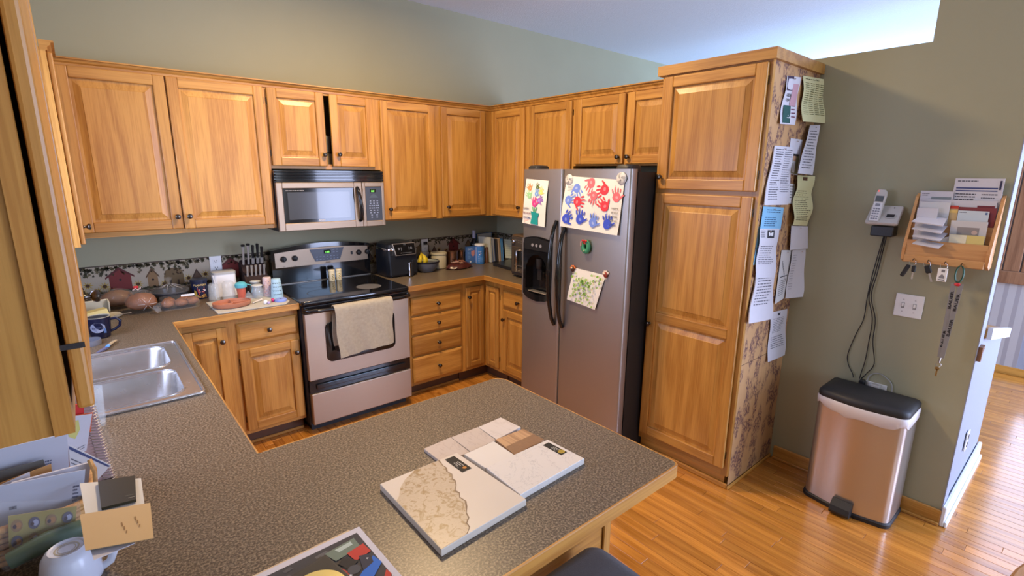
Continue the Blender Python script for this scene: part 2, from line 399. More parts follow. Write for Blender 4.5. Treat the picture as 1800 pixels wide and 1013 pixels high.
# ------------------------------------------------------------------ kitchen lamp on the ceiling (above the picture)
lt = thing('ceiling_light', 'round flush ceiling lamp above the kitchen floor', 'lamp', (-1.7, -1.5, CZ))
M('white_trim').lathe((-1.7, -1.5, CZ-.02), [(.19, 0), (.19, .02)], 24).build('rim', lt)
M(mat('lamp_glass', (1., .72, .40), .5, emis=7.)).lathe((-1.7, -1.5, CZ-.075), [(.03, 0), (.11, .012), (.16, .035), (.175, .055)], 24).build('shade', lt, smooth=True)
lp = bpy.data.lights.new('kitchen_lamp', 'AREA'); lp.shape = 'DISK'; lp.size = .34; lp.energy = 60; lp.color = (1., .70, .38); lp.spread = PI
lo = bpy.data.objects.new('kitchen_lamp', lp); COL.objects.link(lo); lo.location = (-1.7, -1.5, CZ-.085)

# ------------------------------------------------------------------ cabinets
def frame(o, U, V, W):
    U, V, W, o = Vector(U), Vector(V), Vector(W), Vector(o)
    return Matrix(((U.x, V.x, W.x, o.x), (U.y, V.y, W.y, o.y), (U.z, V.z, W.z, o.z), (0, 0, 0, 1)))
def F_back(y): return frame((0, y, 0), (1, 0, 0), (0, 0, 1), (0, -1, 0)), 'x'       # u = x, v = z, w towards -y
def F_right(x): return frame((x, 0, 0), (0, -1, 0), (0, 0, 1), (-1, 0, 0)), 'y'     # u = -y
def F_left(x): return frame((x, 0, 0), (0, 1, 0), (0, 0, 1), (1, 0, 0)), 'y'        # u = y
def knob(parent, T_, u, v, w):
    m = M('knob_metal', T_); m.lathe((u, v, w), [(.009, 0), (.006, .003), (.005, .012), (.012, .016), (.0155, .022), (.014, .028), (.007, .031)], 12)
    return m.build('knob', parent, smooth=50)
def door(cab, F, u0, u1, v0, v1, kn=None, hinge=None, mid=None, w0=.001, sw=.056, T_=None, open_=0.):
    FT, ax = F; T_ = T_ or FT; rail = 'oak_'+ax; t = .02
    if open_:
        T_ = T_ @ T(u0 if hinge == 0 else u1, 0, w0) @ Matrix.Rotation(-open_ if hinge == 0 else open_, 4, 'Y') @ T(-(u0 if hinge == 0 else u1), 0, -w0)
    m = M('oak_z', T_); b = .005
    m.box(u0, u0+sw, v0, v1, w0, w0+t, b).box(u1-sw, u1, v0, v1, w0, w0+t, b)
    m.use(rail); m.box(u0+sw-.001, u1-sw+.001, v0, v0+sw, w0, w0+t, b).box(u0+sw-.001, u1-sw+.001, v1-sw, v1, w0, w0+t, b)
    spans = [(v0+sw, v1-sw)]
    if mid: m.box(u0+sw-.001, u1-sw+.001, mid-sw/2, mid+sw/2, w0, w0+t, b); spans = [(v0+sw, mid-sw/2), (mid+sw/2, v1-sw)]
    d = m.build('door', cab)
    for a, c in spans:
        p = M('oak_z', T_); x0, x1 = u0+sw, u1-sw; e = .012; r = min(.04, (x1-x0)*.22)
        L = lambda i, w: [(x0+i, a+i, w), (x1-i, a+i, w), (x1-i, c-i, w), (x0+i, c-i, w)]
        p.loft([L(-.004, w0+.004), L(-.004, w0+.0075), L(e, w0+.0075), L(r, w0+.0155), L(r+.003, w0+.0175)], True, True); p.build('panel', d)
    if kn: knob(d, T_, kn[0], kn[1], w0+t)
    if hinge is not None:
        hu = u0 if hinge == 0 else u1
        for hv in (v0+.08, v1-.08):
            M('knob_metal', FT).box(hu-.005 if hinge == 0 else hu+.0005, hu-.0005 if hinge == 0 else hu+.005, hv-.02, hv+.02, .0005, .006).build('hinge', d)
    return d
def drawer(cab, F, u0, u1, v0, v1, kn=True):
    FT, ax = F; m = M('oak_'+ax, FT)
    L = lambda i, w: [(u0+i, v0+i, w), (u1-i, v0+i, w), (u1-i, v1-i, w), (u0+i, v1-i, w)]
    m.loft([L(0, .001), L(0, .010), L(.004, .014), L(.014, .019), L(.016, .020)]); d = m.build('drawer', cab)
    if kn: knob(d, FT, (u0+u1)/2, (v0+v1)/2, .02)
    return d
def carcass(cab, F, u0, u1, v0, v1, depth, holes, t=.018):
    """hollow box behind the face plane w=0 with a face frame round the given openings"""
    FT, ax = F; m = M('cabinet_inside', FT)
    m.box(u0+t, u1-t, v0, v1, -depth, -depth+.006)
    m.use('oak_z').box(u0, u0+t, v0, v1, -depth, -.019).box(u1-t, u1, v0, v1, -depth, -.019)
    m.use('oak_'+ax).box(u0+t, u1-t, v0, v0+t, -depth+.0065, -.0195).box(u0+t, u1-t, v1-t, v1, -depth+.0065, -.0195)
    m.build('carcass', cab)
    f = M('oak_z', FT)
    us = sorted({u0, u1} | {h[0] for h in holes} | {h[1] for h in holes}); 
    # stiles between holes, full height; rails above and below every opening
    hs = sorted(holes); cur = u0
    cols = []
    for h in hs:
        if not cols or h[0] > cols[-1][1]-1e-6: cols.append([h[0], h[1], [(h[2], h[3])]])
        else: cols[-1][2].append((h[2], h[3]))
    for c in cols:
        if c[0]-cur > 1e-4: f.box(cur, c[0], v0, v1, -.019, 0)
        cur = c[1]
    if u1-cur > 1e-4: f.box(cur, u1, v0, v1, -.019, 0)
    f.use('oak_'+ax)
    for c in cols:
        z = v0
        for a, b in sorted(c[2]):
            if a-z > 1e-4: f.box(c[0], c[1], z, a, -.019, 0)
            z = b
        if v1-z > 1e-4: f.box(c[0], c[1], z, v1, -.019, 0)
    f.build('face_frame', cab)
ZB, ZT = 1.3685, 2.262
def hole(u0, u1, v0, v1, i=.012): return (u0+i, u1-i, v0+i, v1-i)
def unit(name, label, F, u0, u1, v0, v1, depth, doors=(), drawers=(), extra=()):
    c = thing(name, label, 'cabinet', tuple(F[0] @ Vector(((u0+u1)/2, v0, -depth/2))))
    carcass(c, F, u0, u1, v0, v1, depth-.002, [hole(*d[:4]) for d in doors]+[hole(*d[:4]) for d in drawers]+list(extra))
    for d in doors: door(c, F, *d[:4], **(d[4] if len(d) > 4 else {}))
    for d in drawers: drawer(c, F, *d[:4])
    return c
FB = F_back(-.331)
unit('wall_cabinet', 'oak wall cabinet with two tall doors over the bread and drying mat', FB, -3.148, -2.143, ZB, ZT, .33,
     [(-3.140, -2.671, 1.397, 2.252, dict(kn=(-2.695, 1.469), hinge=0)), (-2.664, -2.158, 1.394, 2.252, dict(kn=(-2.635, 1.469), hinge=1))])
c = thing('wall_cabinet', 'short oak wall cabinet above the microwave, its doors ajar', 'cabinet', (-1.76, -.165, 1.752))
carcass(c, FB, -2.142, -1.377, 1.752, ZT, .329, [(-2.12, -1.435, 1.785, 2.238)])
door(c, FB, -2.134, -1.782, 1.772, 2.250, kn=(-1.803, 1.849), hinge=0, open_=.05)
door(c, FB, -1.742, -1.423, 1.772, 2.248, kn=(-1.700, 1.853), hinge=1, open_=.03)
unit('wall_cabinet', 'oak wall cabinet with two tall doors between microwave and room corner', FB, -1.376, -.333, ZB, ZT, .33,
     [(-1.366, -.908, 1.379, 2.246, dict(kn=(-1.325, 1.460), hinge=1)), (-.848, -.405, 1.379, 2.246, dict(kn=(-.80, 1.460), hinge=1))])
FR = F_right(-.331)
unit('wall_cabinet', 'oak wall cabinet with two tall doors between room corner and refrigerator', FR, .001, 1.312, ZB, ZT, .33,
     [(.368, .782, 1.379, 2.246, dict(kn=(.74, 1.46), hinge=0)), (.845, 1.294, 1.379, 2.246, dict(kn=(.88, 1.46), hinge=1))])
unit('wall_cabinet', 'short oak wall cabinet with two doors above the refrigerator', FR, 1.313, 2.186, 1.790, ZT, .33,
     [(1.335, 1.765, 1.802, 2.246, dict(kn=(1.735, 1.847), hinge=0)), (1.788, 2.180, 1.802, 2.246, dict(kn=(1.815, 1.847), hinge=1))])
FL_ = F_left(-3.150)
unit('wall_cabinet', 'narrow oak wall cabinet on the sink wall beyond the window', FL_, -.74, -.352, ZB, ZT, .33,
     [(-.725, -.362, 1.379, 2.246, dict(kn=(-.695, 1.462), hinge=1))])
FN = F_left(-3.175)
nc = unit('wall_cabinet', 'big oak wall cabinet seen end-on above the basket of mail', FN, -3.020, -2.372, ZB, ZT, .305, [], extra=[(-2.99, -2.40, 1.40, 2.23)])
M('oak_z', FN[0]).box(-3.026, -3.0205, ZB, ZT, -.022, 0).build('stile', nc)
door(nc, FN, -3.003, -2.365, 1.392, 2.25, kn=(-2.395, 1.44), w0=.006)
M('black_satin', FN[0]).box(-3.0055, -3.0035, 1.484, 1.492, .0, .027).build('door_bumper', nc)
# crown along the wall cabinets
def crown(m, path, z0, h, out, sgn=1):
    prof = [(0, 0), (.006, .002), (.008, h*.35), (out*.55, h*.55), (out*.7, h*.8), (out, h*.84), (out, h), (-.02, h), (-.02, 0)]
    pts = [Vector((p[0], p[1], 0)) for p in path]; L = []
    for i, p in enumerate(pts):
        d0 = (p-pts[i-1]).normalized() if i else (pts[1]-p).normalized(); d1 = (pts[i+1]-p).normalized() if i < len(pts)-1 else d0
        n0 = Vector((d0.y, -d0.x, 0)); n1 = Vector((d1.y, -d1.x, 0)); n = (n0+n1); n = n/(n.dot(n0)) if n.length > 0 else n0
        L.append([tuple(p+n*a*sgn+Vector((0, 0, z0+b))) for a, b in prof])
    m.loft(L)
m = M('oak_x'); crown(m, [(-3.15, -.744), (-3.15, -.331), (-.331, -.331), (-.331, -2.186)], ZT-.012, .042, .032)
m.build('trim_3', kind='structure', origin=(0, 0, 0))
m = M('oak_y'); crown(m, [(-3.46, -3.022), (-3.175, -3.022), (-3.175, -2.37)], ZT-.012, .042, .032)
m.build('crown', nc)
# base cabinets
FBB = F_back(-.610)
def toe(c, F, u0, u1, depth):
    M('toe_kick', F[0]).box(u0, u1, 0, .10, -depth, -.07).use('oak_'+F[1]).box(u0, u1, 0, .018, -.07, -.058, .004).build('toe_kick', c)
c = unit('base_cabinet', 'oak base cabinet below the drying mat with one drawer and two doors', FBB, -2.868, -2.145, .10, .874, .60,
     [(-2.795, -2.560, .135, .826, dict(kn=(-2.592, .744))), (-2.506, -2.153, .125, .666, dict(kn=(-2.178, .585), hinge=0))], [(-2.506, -2.153, .708, .832)])
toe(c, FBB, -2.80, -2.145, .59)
c = unit('base_cabinet', 'oak base cabinet of four stacked drawers beside the range', FBB, -1.372, -.850, .10, .874, .60, [],
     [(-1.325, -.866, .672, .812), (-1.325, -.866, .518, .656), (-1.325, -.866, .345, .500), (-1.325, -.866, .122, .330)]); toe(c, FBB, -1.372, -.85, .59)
FRB = F_right(-.610)
c = thing('base_cabinet', 'oak corner base cabinet with two narrow doors meeting in the corner', 'cabinet', (-.3, -.3, 0))
carcass(c, FBB, -.848, -.002, .10, .874, .60, [(-.815, -.645, .14, .815)]); 
M('oak_z').box(-.61, -.595, -.84, -.61, .10, .874).build('face_frame', c)
door(c, FBB, -.822, -.640, .132, .824, kn=(-.800, .745), sw=.042); door(c, FRB, .640, .808, .132, .824, sw=.042, hinge=1)
M('toe_kick').box(-.85, -.54, -.55, -.54, 0, .1).box(-.55, -.54, -.838, -.55, 0, .1).build('toe_kick', c)
c = unit('base_cabinet', 'narrow oak base cabinet with a drawer over a door beside the refrigerator', FRB, .842, 1.284, .10, .874, .60,
     [(.862, 1.262, .135, .660, dict(kn=(.890, .582), hinge=1))], [(.862, 1.262, .685, .818)]); toe(c, FRB, .842, 1.284, .59)
FSB = F_left(-2.870)
c = unit('base_cabinet', 'oak sink base cabinet under the sink side of the worktop', FSB, -2.40, -.64, .10, .70, .60,
     [(-1.98, -1.46, .135, .68, dict(kn=(-1.49, .6))), (-1.44, -.92, .135, .68, dict(kn=(-1.41, .6)))]); toe(c, FSB, -2.40, -.64, .59)
FPB = frame((0, -2.450, 0), (-1, 0, 0), (0, 0, 1), (0, 1, 0)), 'x'
c = unit('base_cabinet', 'oak peninsula base cabinet holding up the sample-strewn worktop', FPB, 1.965, 3.47, .10, .874, .58,
     [(1.99, 2.45, .135, .82, dict(kn=(2.02, .74))), (2.48, 2.86, .135, .82, dict(kn=(2.83, .74)))]); toe(c, FPB, 1.965, 3.47, .57)
M('oak_x').box(-3.45, -1.96, -3.040, -3.0305, .0, .874).use('oak_z').box(-1.99, -1.955, -3.048, -3.0405, 0, .874, .003).box(-1.9645, -1.955, -3.0405, -2.46, 0, .874).build('back_panel', c)

# ------------------------------------------------------------------ worktops
ZC = .9138; ZU = .876
def arc(cx, cy, r, a0, a1, n=6): return [(cx+r*math.cos(a0+(a1-a0)*i/n), cy+r*math.sin(a0+(a1-a0)*i/n)) for i in range(n+1)]
wt = thing('worktop', 'speckled brown laminate worktop of the sink side and the peninsula', 'worktop', (-2.9, -2.0, ZU))
m = M('laminate')
m.box(-3.478, -2.143, -.658, -.002, ZU, ZC).box(-3.478, -2.826, -1.092, -.658, ZU, ZC).box(-3.478, -2.826, -2.42, -1.80, ZU, ZC)
m.box(-3.478, -3.355, -1.80, -1.092, ZU, ZC).box(-2.885, -2.826, -1.80, -1.092, ZU, ZC)
E_ = .006
pen = [(-3.478, -2.4038), (-1.8951-E_-.04, -2.4038)]+arc(-1.8951-E_-.045, -2.4038-.045, .045, PI/2, 0)+arc(-1.8951-E_-.02, -3.237+E_+.02, .02, 0, -PI/2)+[(-3.478, -3.237+E_)]
m.prism(pen, ZU, ZC-.0001); m.build('top', wt)
m = M('laminate').box(-3.478, -2.143, -.02, -.002, ZC, .990, .003).box(-3.478, -3.46, -3.2, -.02, ZC, .990, .003).build('upstand', wt)
m = M('oak_x').box(-2.8199, -2.143, -.664, -.658, ZU-.002, ZC, .002).build('edge_band', wt)
m = M('oak_y').box(-2.826, -2.8199, -2.404, -.659, ZU-.002, ZC, .002).build('edge_band', wt)
def band(poly, t, z0, z1, mname, nm, parent):
    L = []; n = len(poly); pts = [Vector((p[0], p[1], 0)) for p in poly]
    for i, p in enumerate(pts):
        d0 = (p-pts[i-1]).normalized() if i else (pts[1]-p).normalized(); d1 = (pts[i+1]-p).normalized() if i < n-1 else d0
        q = Vector((-d0.y, d0.x, 0))+Vector((-d1.y, d1.x, 0)); q = q/max(.3, q.dot(Vector((-d0.y, d0.x, 0)))); b = .002
        L.append([tuple(p+q*a+Vector((0, 0, z))) for a, z in ((0, z0), (t-b, z0), (t, z0+b), (t, z1-b), (t-b, z1), (0, z1))])
    return M(mname).loft(L).build(nm, parent)
pb = [(-2.81, -2.4038)]+pen[1:-1]+[(-3.478, -3.237+E_)]
band(pb, E_, ZU-.002, ZC, 'oak_x', 'edge_band', wt)
wt2 = thing('worktop', 'speckled brown laminate corner worktop between range and refrigerator', 'worktop', (-.5, -.4, ZU))
m = M('laminate').prism([(-1.373, -.002), (-.002, -.002), (-.002, -1.285), (-.658, -1.285), (-.658, -.658), (-1.373, -.658)], ZU, ZC).build('top', wt2)
M('laminate').box(-1.373, -.002, -.02, -.002, ZC, .990, .003).box(-.02, -.002, -1.285, -.02, ZC, .990, .003).build('upstand', wt2)
M('oak_x').box(-1.373, -.658, -.664, -.658, ZU-.002, ZC, .002).build('edge_band', wt2)
M('oak_y').box(-.664, -.658, -1.285, -.6585, ZU-.002, ZC, .002).build('edge_band', wt2)
# sink
sk = thing('sink', 'stainless steel double-bowl drop-in sink', 'sink', (-3.12, -1.447, ZC-.18))
def loopz(cx, cy, w, h, r, z): return [(a, b, z) for a, b in rrect(cx, cy, w, h, r)]
m = M('sink_steel'); X0, X1, Y0s, Y1s = -3.395, -2.862, -1.832, -1.066
zr = ZC+.006
for (x0, x1, y0, y1) in ((X0, X1, Y1s-.04, Y1s), (X0, X1, Y0s, Y0s+.045), (X0, -3.33, Y0s+.045, Y1s-.04), (-2.915, X1, Y0s+.045, Y1s-.04), (-3.33, -2.915, -1.470, -1.425)):
    m.box(x0, x1, y0, y1, ZC+.0005, zr, .0)
m.build('rim', sk)
# raised rolled rim round the sink
m = M('sink_steel'); lp = [Vector((a, b, zr+.0012)) for a, b in rrect(-3.1285, -1.449, .529, .762, .016, 4)]; m.tube(lp, .0060, 8, closed=True)
for cy, hh in ((-1.2655, .319), (-1.6285, .317)): m.tube([Vector((a, b, zr)) for a, b in rrect(-3.1225, cy, .415, hh, .06, 6)], .0035, 6, closed=True)
m.build('rolled_edge', sk, smooth=60)
for cy, hh in ((-1.2655, .319), (-1.6285, .317)):
    m = M('sink_steel'); L = []
    for i, z, r in ((0, zr, .06), (.006, zr-.012, .06), (.014, zr-.14, .07), (.03, zr-.168, .07), (.07, zr-.180, .07)): L.append(loopz(-3.1225, cy, .415-2*i, hh-2*i, r, z))
    m.loft(L, False, True); m.use('sink_steel'); L2 = [loopz(-3.1225, cy, .415-2*i+.004, hh-2*i+.004, r, z-.002) for i, z, r in ((0, zr-.004, .06), (.014, zr-.14, .07), (.07, zr-.182, .07))]
    # square off the rim corners round the bowl
    cx_, w_ = -3.1225, .415
    for sx in (-1, 1):
        for sy in (-1, 1):
            ccx, ccy = cx_+sx*w_/2, cy+sy*hh/2; a = [(ccx+sx*.002, ccy+sy*.002, zr-.0005)]
            for i in range(7):
                t = PI/2*i/6; a.append((ccx-sx*.06+sx*.06*math.cos(t), ccy-sy*.06+sy*.06*math.sin(t), zr-.0005))
            m.add(a, [tuple(range(8))])
    b = m.build('bowl', sk, smooth=50)
    M('chrome').lathe((-3.1225, cy, zr-.1795), [(.04, 0), (.04, .002), (.02, .0015)], 18).build('drain', b)
# pantry
PX, P0, P1, PT = -.5713, 2.1892, 2.7764, 2.3122
FP = F_right(PX)
c = thing('pantry_cabinet', 'tall oak pantry cabinet with a papered side beside the refrigerator', 'cabinet', (-.285, -2.483, 0))
carcass(c, FP, P0, P1, .085, 2.275, .570, [hole(2.215, 2.765, 1.655, 2.252), hole(2.205, 2.757, .132, 1.630)])
door(c, FP, 2.210, 2.765, 1.655, 2.252, kn=(2.232, 1.722), hinge=1, w0=.001)
door(c, FP, 2.203, 2.760, .132, 1.630, kn=(2.225, .856), hinge=1, mid=.905)
M('oak_y').box(-.545, -.003, -P1+.02, -P0, 0, .085).box(-.560, -.545, -P1-.002, -P0, 0, .03, .006).use('oak_x').box(-.56, -.004, -P1-.012, -P1-.0035, 0, .022, .004).build('plinth', c)
m = M('oak_y'); crown(m, [(-.003, -P0+.004), (PX, -P0+.004), (PX, -P1-.003), (-.003, -P1-.003)], 2.262, .050, .036, sgn=-1); m.box(PX, -.003, -P1, -P0, 2.295, 2.310).build('crown', c)

# ------------------------------------------------------------------ range
rg = thing('range', 'stainless and black electric range with a towel on its oven handle', 'stove', (-1.757, -.38, 0))
RX0, RX1 = -2.138, -1.378
m = M('black_satin').box(RX0, RX1, -.66, -.012, .06, .900).box(RX0+.02, RX1-.02, -.62, -.03, .0, .06); m.build('body', rg)
m = M('black_gloss'); L = []
for i, z in ((.004, .895), (0, .900), (0, .918), (.005, .924)): L.append([(a, b, z) for a, b in rrect((RX0+RX1)/2, -.385, .766-2*i, .640-2*i, .018)])
m.loft(L); ck = m.build('cooktop', rg, smooth=40)
rm = mat('burner_mark', (.14, .14, .145), .35); rm2 = mat('burner_dim', (.035, .035, .037), .2)
for bx, by, r, mm in ((-1.602, -.515, .088, 'burner_mark'), (-1.93, -.50, .105, 'burner_dim'), (-1.92, -.235, .08, 'burner_dim'), (-1.585, -.245, .08, 'burner_dim')):
    m = M(mm); n = 32; a = [(bx+r*math.cos(2*PI*i/n), by+r*math.sin(2*PI*i/n), .9243) for i in range(n)]; r2 = r*.93 if mm == 'burner_dim' else r*.05
    b_ = [(bx+r2*math.cos(2*PI*i/n), by+r2*math.sin(2*PI*i/n), .9243) for i in range(n)]; m.loft([a, b_], False, mm != 'burner_dim'); m.build('burner', ck)
M('dull_steel').box(RX0+.01, RX1-.01, -.088, -.080, .924, .930, .002).build('back_trim', ck)
# backguard: black housing with arched top, silver control panel
def archtop(x0, x1, z0, zs, zm, n=12):
    return [(x0, z0), (x1, z0)]+[(x1+(x0-x1)*i/n, zs+(zm-zs)*math.sin(PI*i/n)) for i in range(n+1)]
m = M('black_gloss').prism(archtop(RX0+.006, RX1-.006, .90, 1.178, 1.213), -.078, -.012, 'y'); bgd = m.build('backguard', rg, smooth=30)
m = M('range_steel').prism(archtop(RX0+.028, RX1-.026, 1.050, 1.158, 1.178), -.086, -.0785, 'y'); pn = m.build('control_panel', bgd, smooth=30)
m = M(mat('display_slate', (.035, .045, .075), .25)).prism([(-1.825, 1.072), (-1.635, 1.072), (-1.600, 1.165), (-1.862, 1.165)], -.0885, -.0862, 'y'); m.build('display_panel', rg)
ps = Surf((-1.862, -.0886, 1.165), (-1.600, -.0886, 1.165), (-1.862, -.0886, 1.072))
p = Print(ps, .0005); p.rect(.40, .12, .60, .42, (8, 14, 8)); p.m.use(mat('led_green', (.25, 1., .15), .5, emis=1.5)); p.text('1:05', .44, .37, .020, (120, 240, 60), bold=.02)
p.m.ms[p.m.c] = MATS['led_green']
for r_, n_ in ((.62, 7), (.84, 7)):
    for i in range(n_): p.rect(.17+.1*i, r_, .22+.1*i, r_+.05, (150, 160, 180), lift=False)
for v in (.12, .32): 
    for u in (.66, .76): p.rect(u, v, u+.06, v+.05, (150, 160, 180), lift=False)
p.build('print', rg)
p = Print(Surf((-1.80, -.0866, 1.10), (-1.66, -.0866, 1.10), (-1.80, -.0866, 1.05)), .0004); p.text('Amana', .5, .92, .014, (30, 30, 34), align=.5, bold=.02, shear=.2)
for x_ in (-2.052, -1.975, -1.479, -1.402): p.rect((x_+1.80)/.14-.05, .88, (x_+1.80)/.14+.05, .93, (60, 60, 66), lift=False)
p.build('maker_name', rg)
for x_ in (-2.052, -1.972, -1.480, -1.408):
    m = M('black_plastic').lathe((x_, -.108, 1.112), [(.012, 0), (.017, .002), (.020, .010), (.021, .0215)], 20, 'y').box(x_-.0035, x_+.0035, -.114, -.1079, 1.094, 1.130, .001)
    m.build('knob', rg, smooth=40)
M('black_plastic').box(-1.545, -1.530, -.091, -.0862, 1.100, 1.125, .002).build('light_switch', rg)
# oven door, handle band, drawer
m = M('range_steel').box(RX0+.008, RX1-.008, -.70, -.661, .382, .842, .004); dr = m.build('oven_door', rg)
m = M('black_gloss'); wl_ = lambda i, y: [(a, y, b) for a, b in rrect(-1.755, .628, .50-2*i, .275-2*i, .04)]
m.loft([wl_(0, -.7003), wl_(0, -.7045), wl_(.004, -.7055)]); m.build('oven_window', dr, smooth=30)
m = M('black_satin'); m.loft([wl_(.055, -.7056), wl_(.055, -.7062)]); m.build('oven_glass', dr)
m = M('black_gloss'); m.box(RX0+.004, RX1-.004, -.705, -.661, .842, .893, .006); m.build('vent_band', dr)
m = M('black_gloss'); pts = [(RX0+.012, -.706, .868), (RX0+.03, -.742, .868), (RX0+.09, -.752, .866), (-1.757, -.756, .864), (RX1-.09, -.752, .866), (RX1-.03, -.742, .868), (RX1-.012, -.706, .868)]
m.tube(pts, .017, 10, flat=.8); m.build('handle', dr, smooth=60)
m = M('black_gloss').box(RX0+.008, RX1-.008, -.690, -.661, .292, .378).box(RX0+.05, RX1-.05, -.703, -.690, .318, .352, .005); m.build('recess', rg)
m = M('range_steel').box(RX0+.012, RX1-.008, -.704, -.661, .068, .290, .006); m.build('drawer', rg)
# towel over the handle
def towel():
    x0, x1 = -1.962, -1.552; nx, prof = 26, []
    for i in range(6): prof.append((-.722, .60+.26*i/5))
    for i in range(1, 8): a = PI*i/8; prof.append((-.7535+.0275*math.cos(a)+.0025, .868+.022*math.sin(a)))
    for i in range(17): prof.append((-.781, .865-.325*i/16))
    rn = random.Random(5); g = []
    for k_, (y, z) in enumerate(prof):
        row = []
        for j in range(nx+1):
            u = j/nx; hang = max(0, (k_-13)/16)
            w = .009*hang*math.sin(u*9+.6)+.006*hang*math.sin(u*21+z*14)
            sag = -.020*u*hang*(1-.7*hang)+.018*hang*(.5-u)*hang
            row.append((x0+(x1-x0)*u*(1-.045*hang)+.012*hang+.004*math.sin(z*25+u*6), y-w, z-sag if hang else z))
        g.append(row)
    m = M(mat('towel_cloth', (.40, .35, .255), .95, noise=.2, nscale=60, bump=1., bscale=260)); vs = []; fs = []
    H, W = len(g), nx+1
    for lay in (0, 1):
        for i, row in enumerate(g):
            for (x, y, z) in row:
                if lay: 
                    if i < 6: y += .006
                    elif i < 13: z -= .006
                    else: y += .006
                vs.append((x, y, z))
    N = H*W
    for i in range(H-1):
        for j in range(W-1):
            a = i*W+j; fs.append((a, a+1, a+W+1, a+W)); fs.append((N+a, N+a+W, N+a+W+1, N+a+1))
    for j in range(W-1):
        fs.append((j, N+j, N+j+1, j+1)); a = (H-1)*W+j; fs.append((a, a+1, N+a+1, N+a))
    for i in range(H-1):
        a = i*W; fs.append((a, a+W, N+a+W, N+a)); a += W-1; fs.append((a, N+a, N+a+W, a+W))
    m.add(vs, fs); return m
towel().build('dish_towel', smooth=60, label='cream terry towel hung over the oven handle', cat='towel')
# shakers on the cooktop
def shaker(x, y, hue, lab):
    t = thing('spice_shaker', lab, 'shaker', (x, y, .9245), group='shakers on the cooktop')
    cr = mat('shaker_cream', (.72, .64, .42), .35)
    M(cr, T(x, y, .9245)).lathe((0, 0, 0), [(.021, 0), (.0225, .003), (.021, .03), (.0225, .066), (.021, .070)], 18).build('body', t, smooth=40)
    M(cr, T(x, y, .9245)).lathe((0, 0, 0), [(.0225, .0705), (.023, .074), (.023, .083), (.019, .088)], 18).build('cap', t, smooth=40)
    p = Print(Surf((x-.014, y-.0235, .985), (x+.014, y-.0235, .985), (x-.014, y-.0235, .935), bulge=lambda u, v: -.011*(2*(u-.5))**2), .0006)
    for i in range(7): p.disc(.35+.3*math.sin(i*2.1), .12+.12*i, .13, (70, 85, 25) if i % 2 else hue, 8)
    p.build('painted_vine', t)
shaker(-1.737, -.165, (150, 130, 30), 'cream shaker with a dark vine, the one towards the knife block')
shaker(-1.682, -.160, (185, 160, 40), 'cream shaker with a yellow-green vine, the one towards the burner mark')

# ------------------------------------------------------------------ microwave
mw = thing('microwave', 'stainless over-the-range microwave with black louvres on top', 'microwave', (-1.76, -.19, 1.3428))
MX0, MX1 = -2.1405, -1.3785
M('black_satin').box(MX0, MX1, -.345, -.008, 1.3428, 1.742).build('body', mw)
m = M('black_gloss').box(MX0, MX1, -.362, -.3455, 1.668, 1.742); m.build('vent_housing', mw)
for i in range(4): M('black_gloss').box(MX0+.004, MX1-.004, -.385, -.3625, 1.671+.0185*i, 1.671+.0185*i+.009, .003).build('louvre', mw)
m = M('range_steel'); z0, z1 = 1.3435, 1.664; dx = -1.5545
o_ = [(MX0+.002, z0), (dx, z0), (dx, z1), (MX0+.002, z1)]; i_ = rrect((-2.106-1.612)/2, 1.512, .494, .232, .012, 3)
def ringbox(m, x0, x1, z0, z1, a0, a1, b0, b1, y0, y1, bev=.003):
    m.box(x0, a0, y0, y1, z0, z1, bev).box(a1, x1, y0, y1, z0, z1, bev).box(a0-.001, a1+.001, y0, y1, z0, b0, bev).box(a0-.001, a1+.001, y0, y1, b1, z1, bev)
ringbox(m, MX0+.002, dx, z0, z1, -2.100, -1.612, 1.395, 1.625, -.383, -.3465, .004)
md = m.build('door', mw)
m = M('black_gloss').box(-2.0995, -1.6125, -.374, -.3465, 1.3955, 1.6245); m.build('window_frame', md)
m = M(mat('mw_glass', (.035, .035, .037), .15, coat=.6)).box(-2.070, -1.645, -.3750, -.3742, 1.418, 1.600); m.build('window_glass', md)
m = M('black_gloss'); m.tube([(-1.590, -.384, 1.625), (-1.592, -.405, 1.612), (-1.587, -.418, 1.56), (-1.580, -.422, 1.50), (-1.577, -.416, 1.44), (-1.578, -.402, 1.400), (-1.580, -.384, 1.392)], .0125, 10, flat=1.); m.build('handle', md, smooth=60)
p = Print(Surf((-2.08, -.3744, 1.62), (-1.63, -.3744, 1.62), (-2.08, -.3744, 1.40)), .0004); p.text('Amana', .5, .985, .016, (210, 210, 212), align=.5, bold=.02, shear=.2)
p.words(.0, .03, .26, .075, 1, (150, 150, 150), ragged=0, th=.5); p.build('maker_name', md)
m = M('range_steel'); ringbox(m, dx+.003, MX1-.001, z0, z1, -1.527, -1.400, 1.385, 1.630, -.383, -.3465, .004); cpn = m.build('control_frame', mw)
m = M(mat('keypad_blue', (.05, .065, .10), .4)).box(-1.5265, -1.4005, -.376, -.3465, 1.3855, 1.6295); m.build('keypad', mw)
p = Print(Surf((-1.5265, -.3761, 1.6295), (-1.4005, -.3761, 1.6295), (-1.5265, -.3761, 1.3855)), .0004)
p.rect(.28, .06, .66, .16, (8, 20, 10)); p.m.use(MATS['led_green']); p.text('1:05', .34, .145, .016, (1, 2, 3)); p.m.ms[p.m.c] = MATS['led_green']
p.poly([(.22+.56*i/10, .32-.11*math.sin(PI*i/10)) for i in range(11)], (80, 95, 115))
for r_ in range(8):
    n = 5 if r_ in (2, 3) else 3 if r_ < 6 else 2
    for i in range(n):
        u = .18+.64*(i+.5)/n; p.rect(u-.045, .40+.07*r_, u+.045, .43+.07*r_, (150, 165, 200), lift=False)
p.build('key_print', mw)

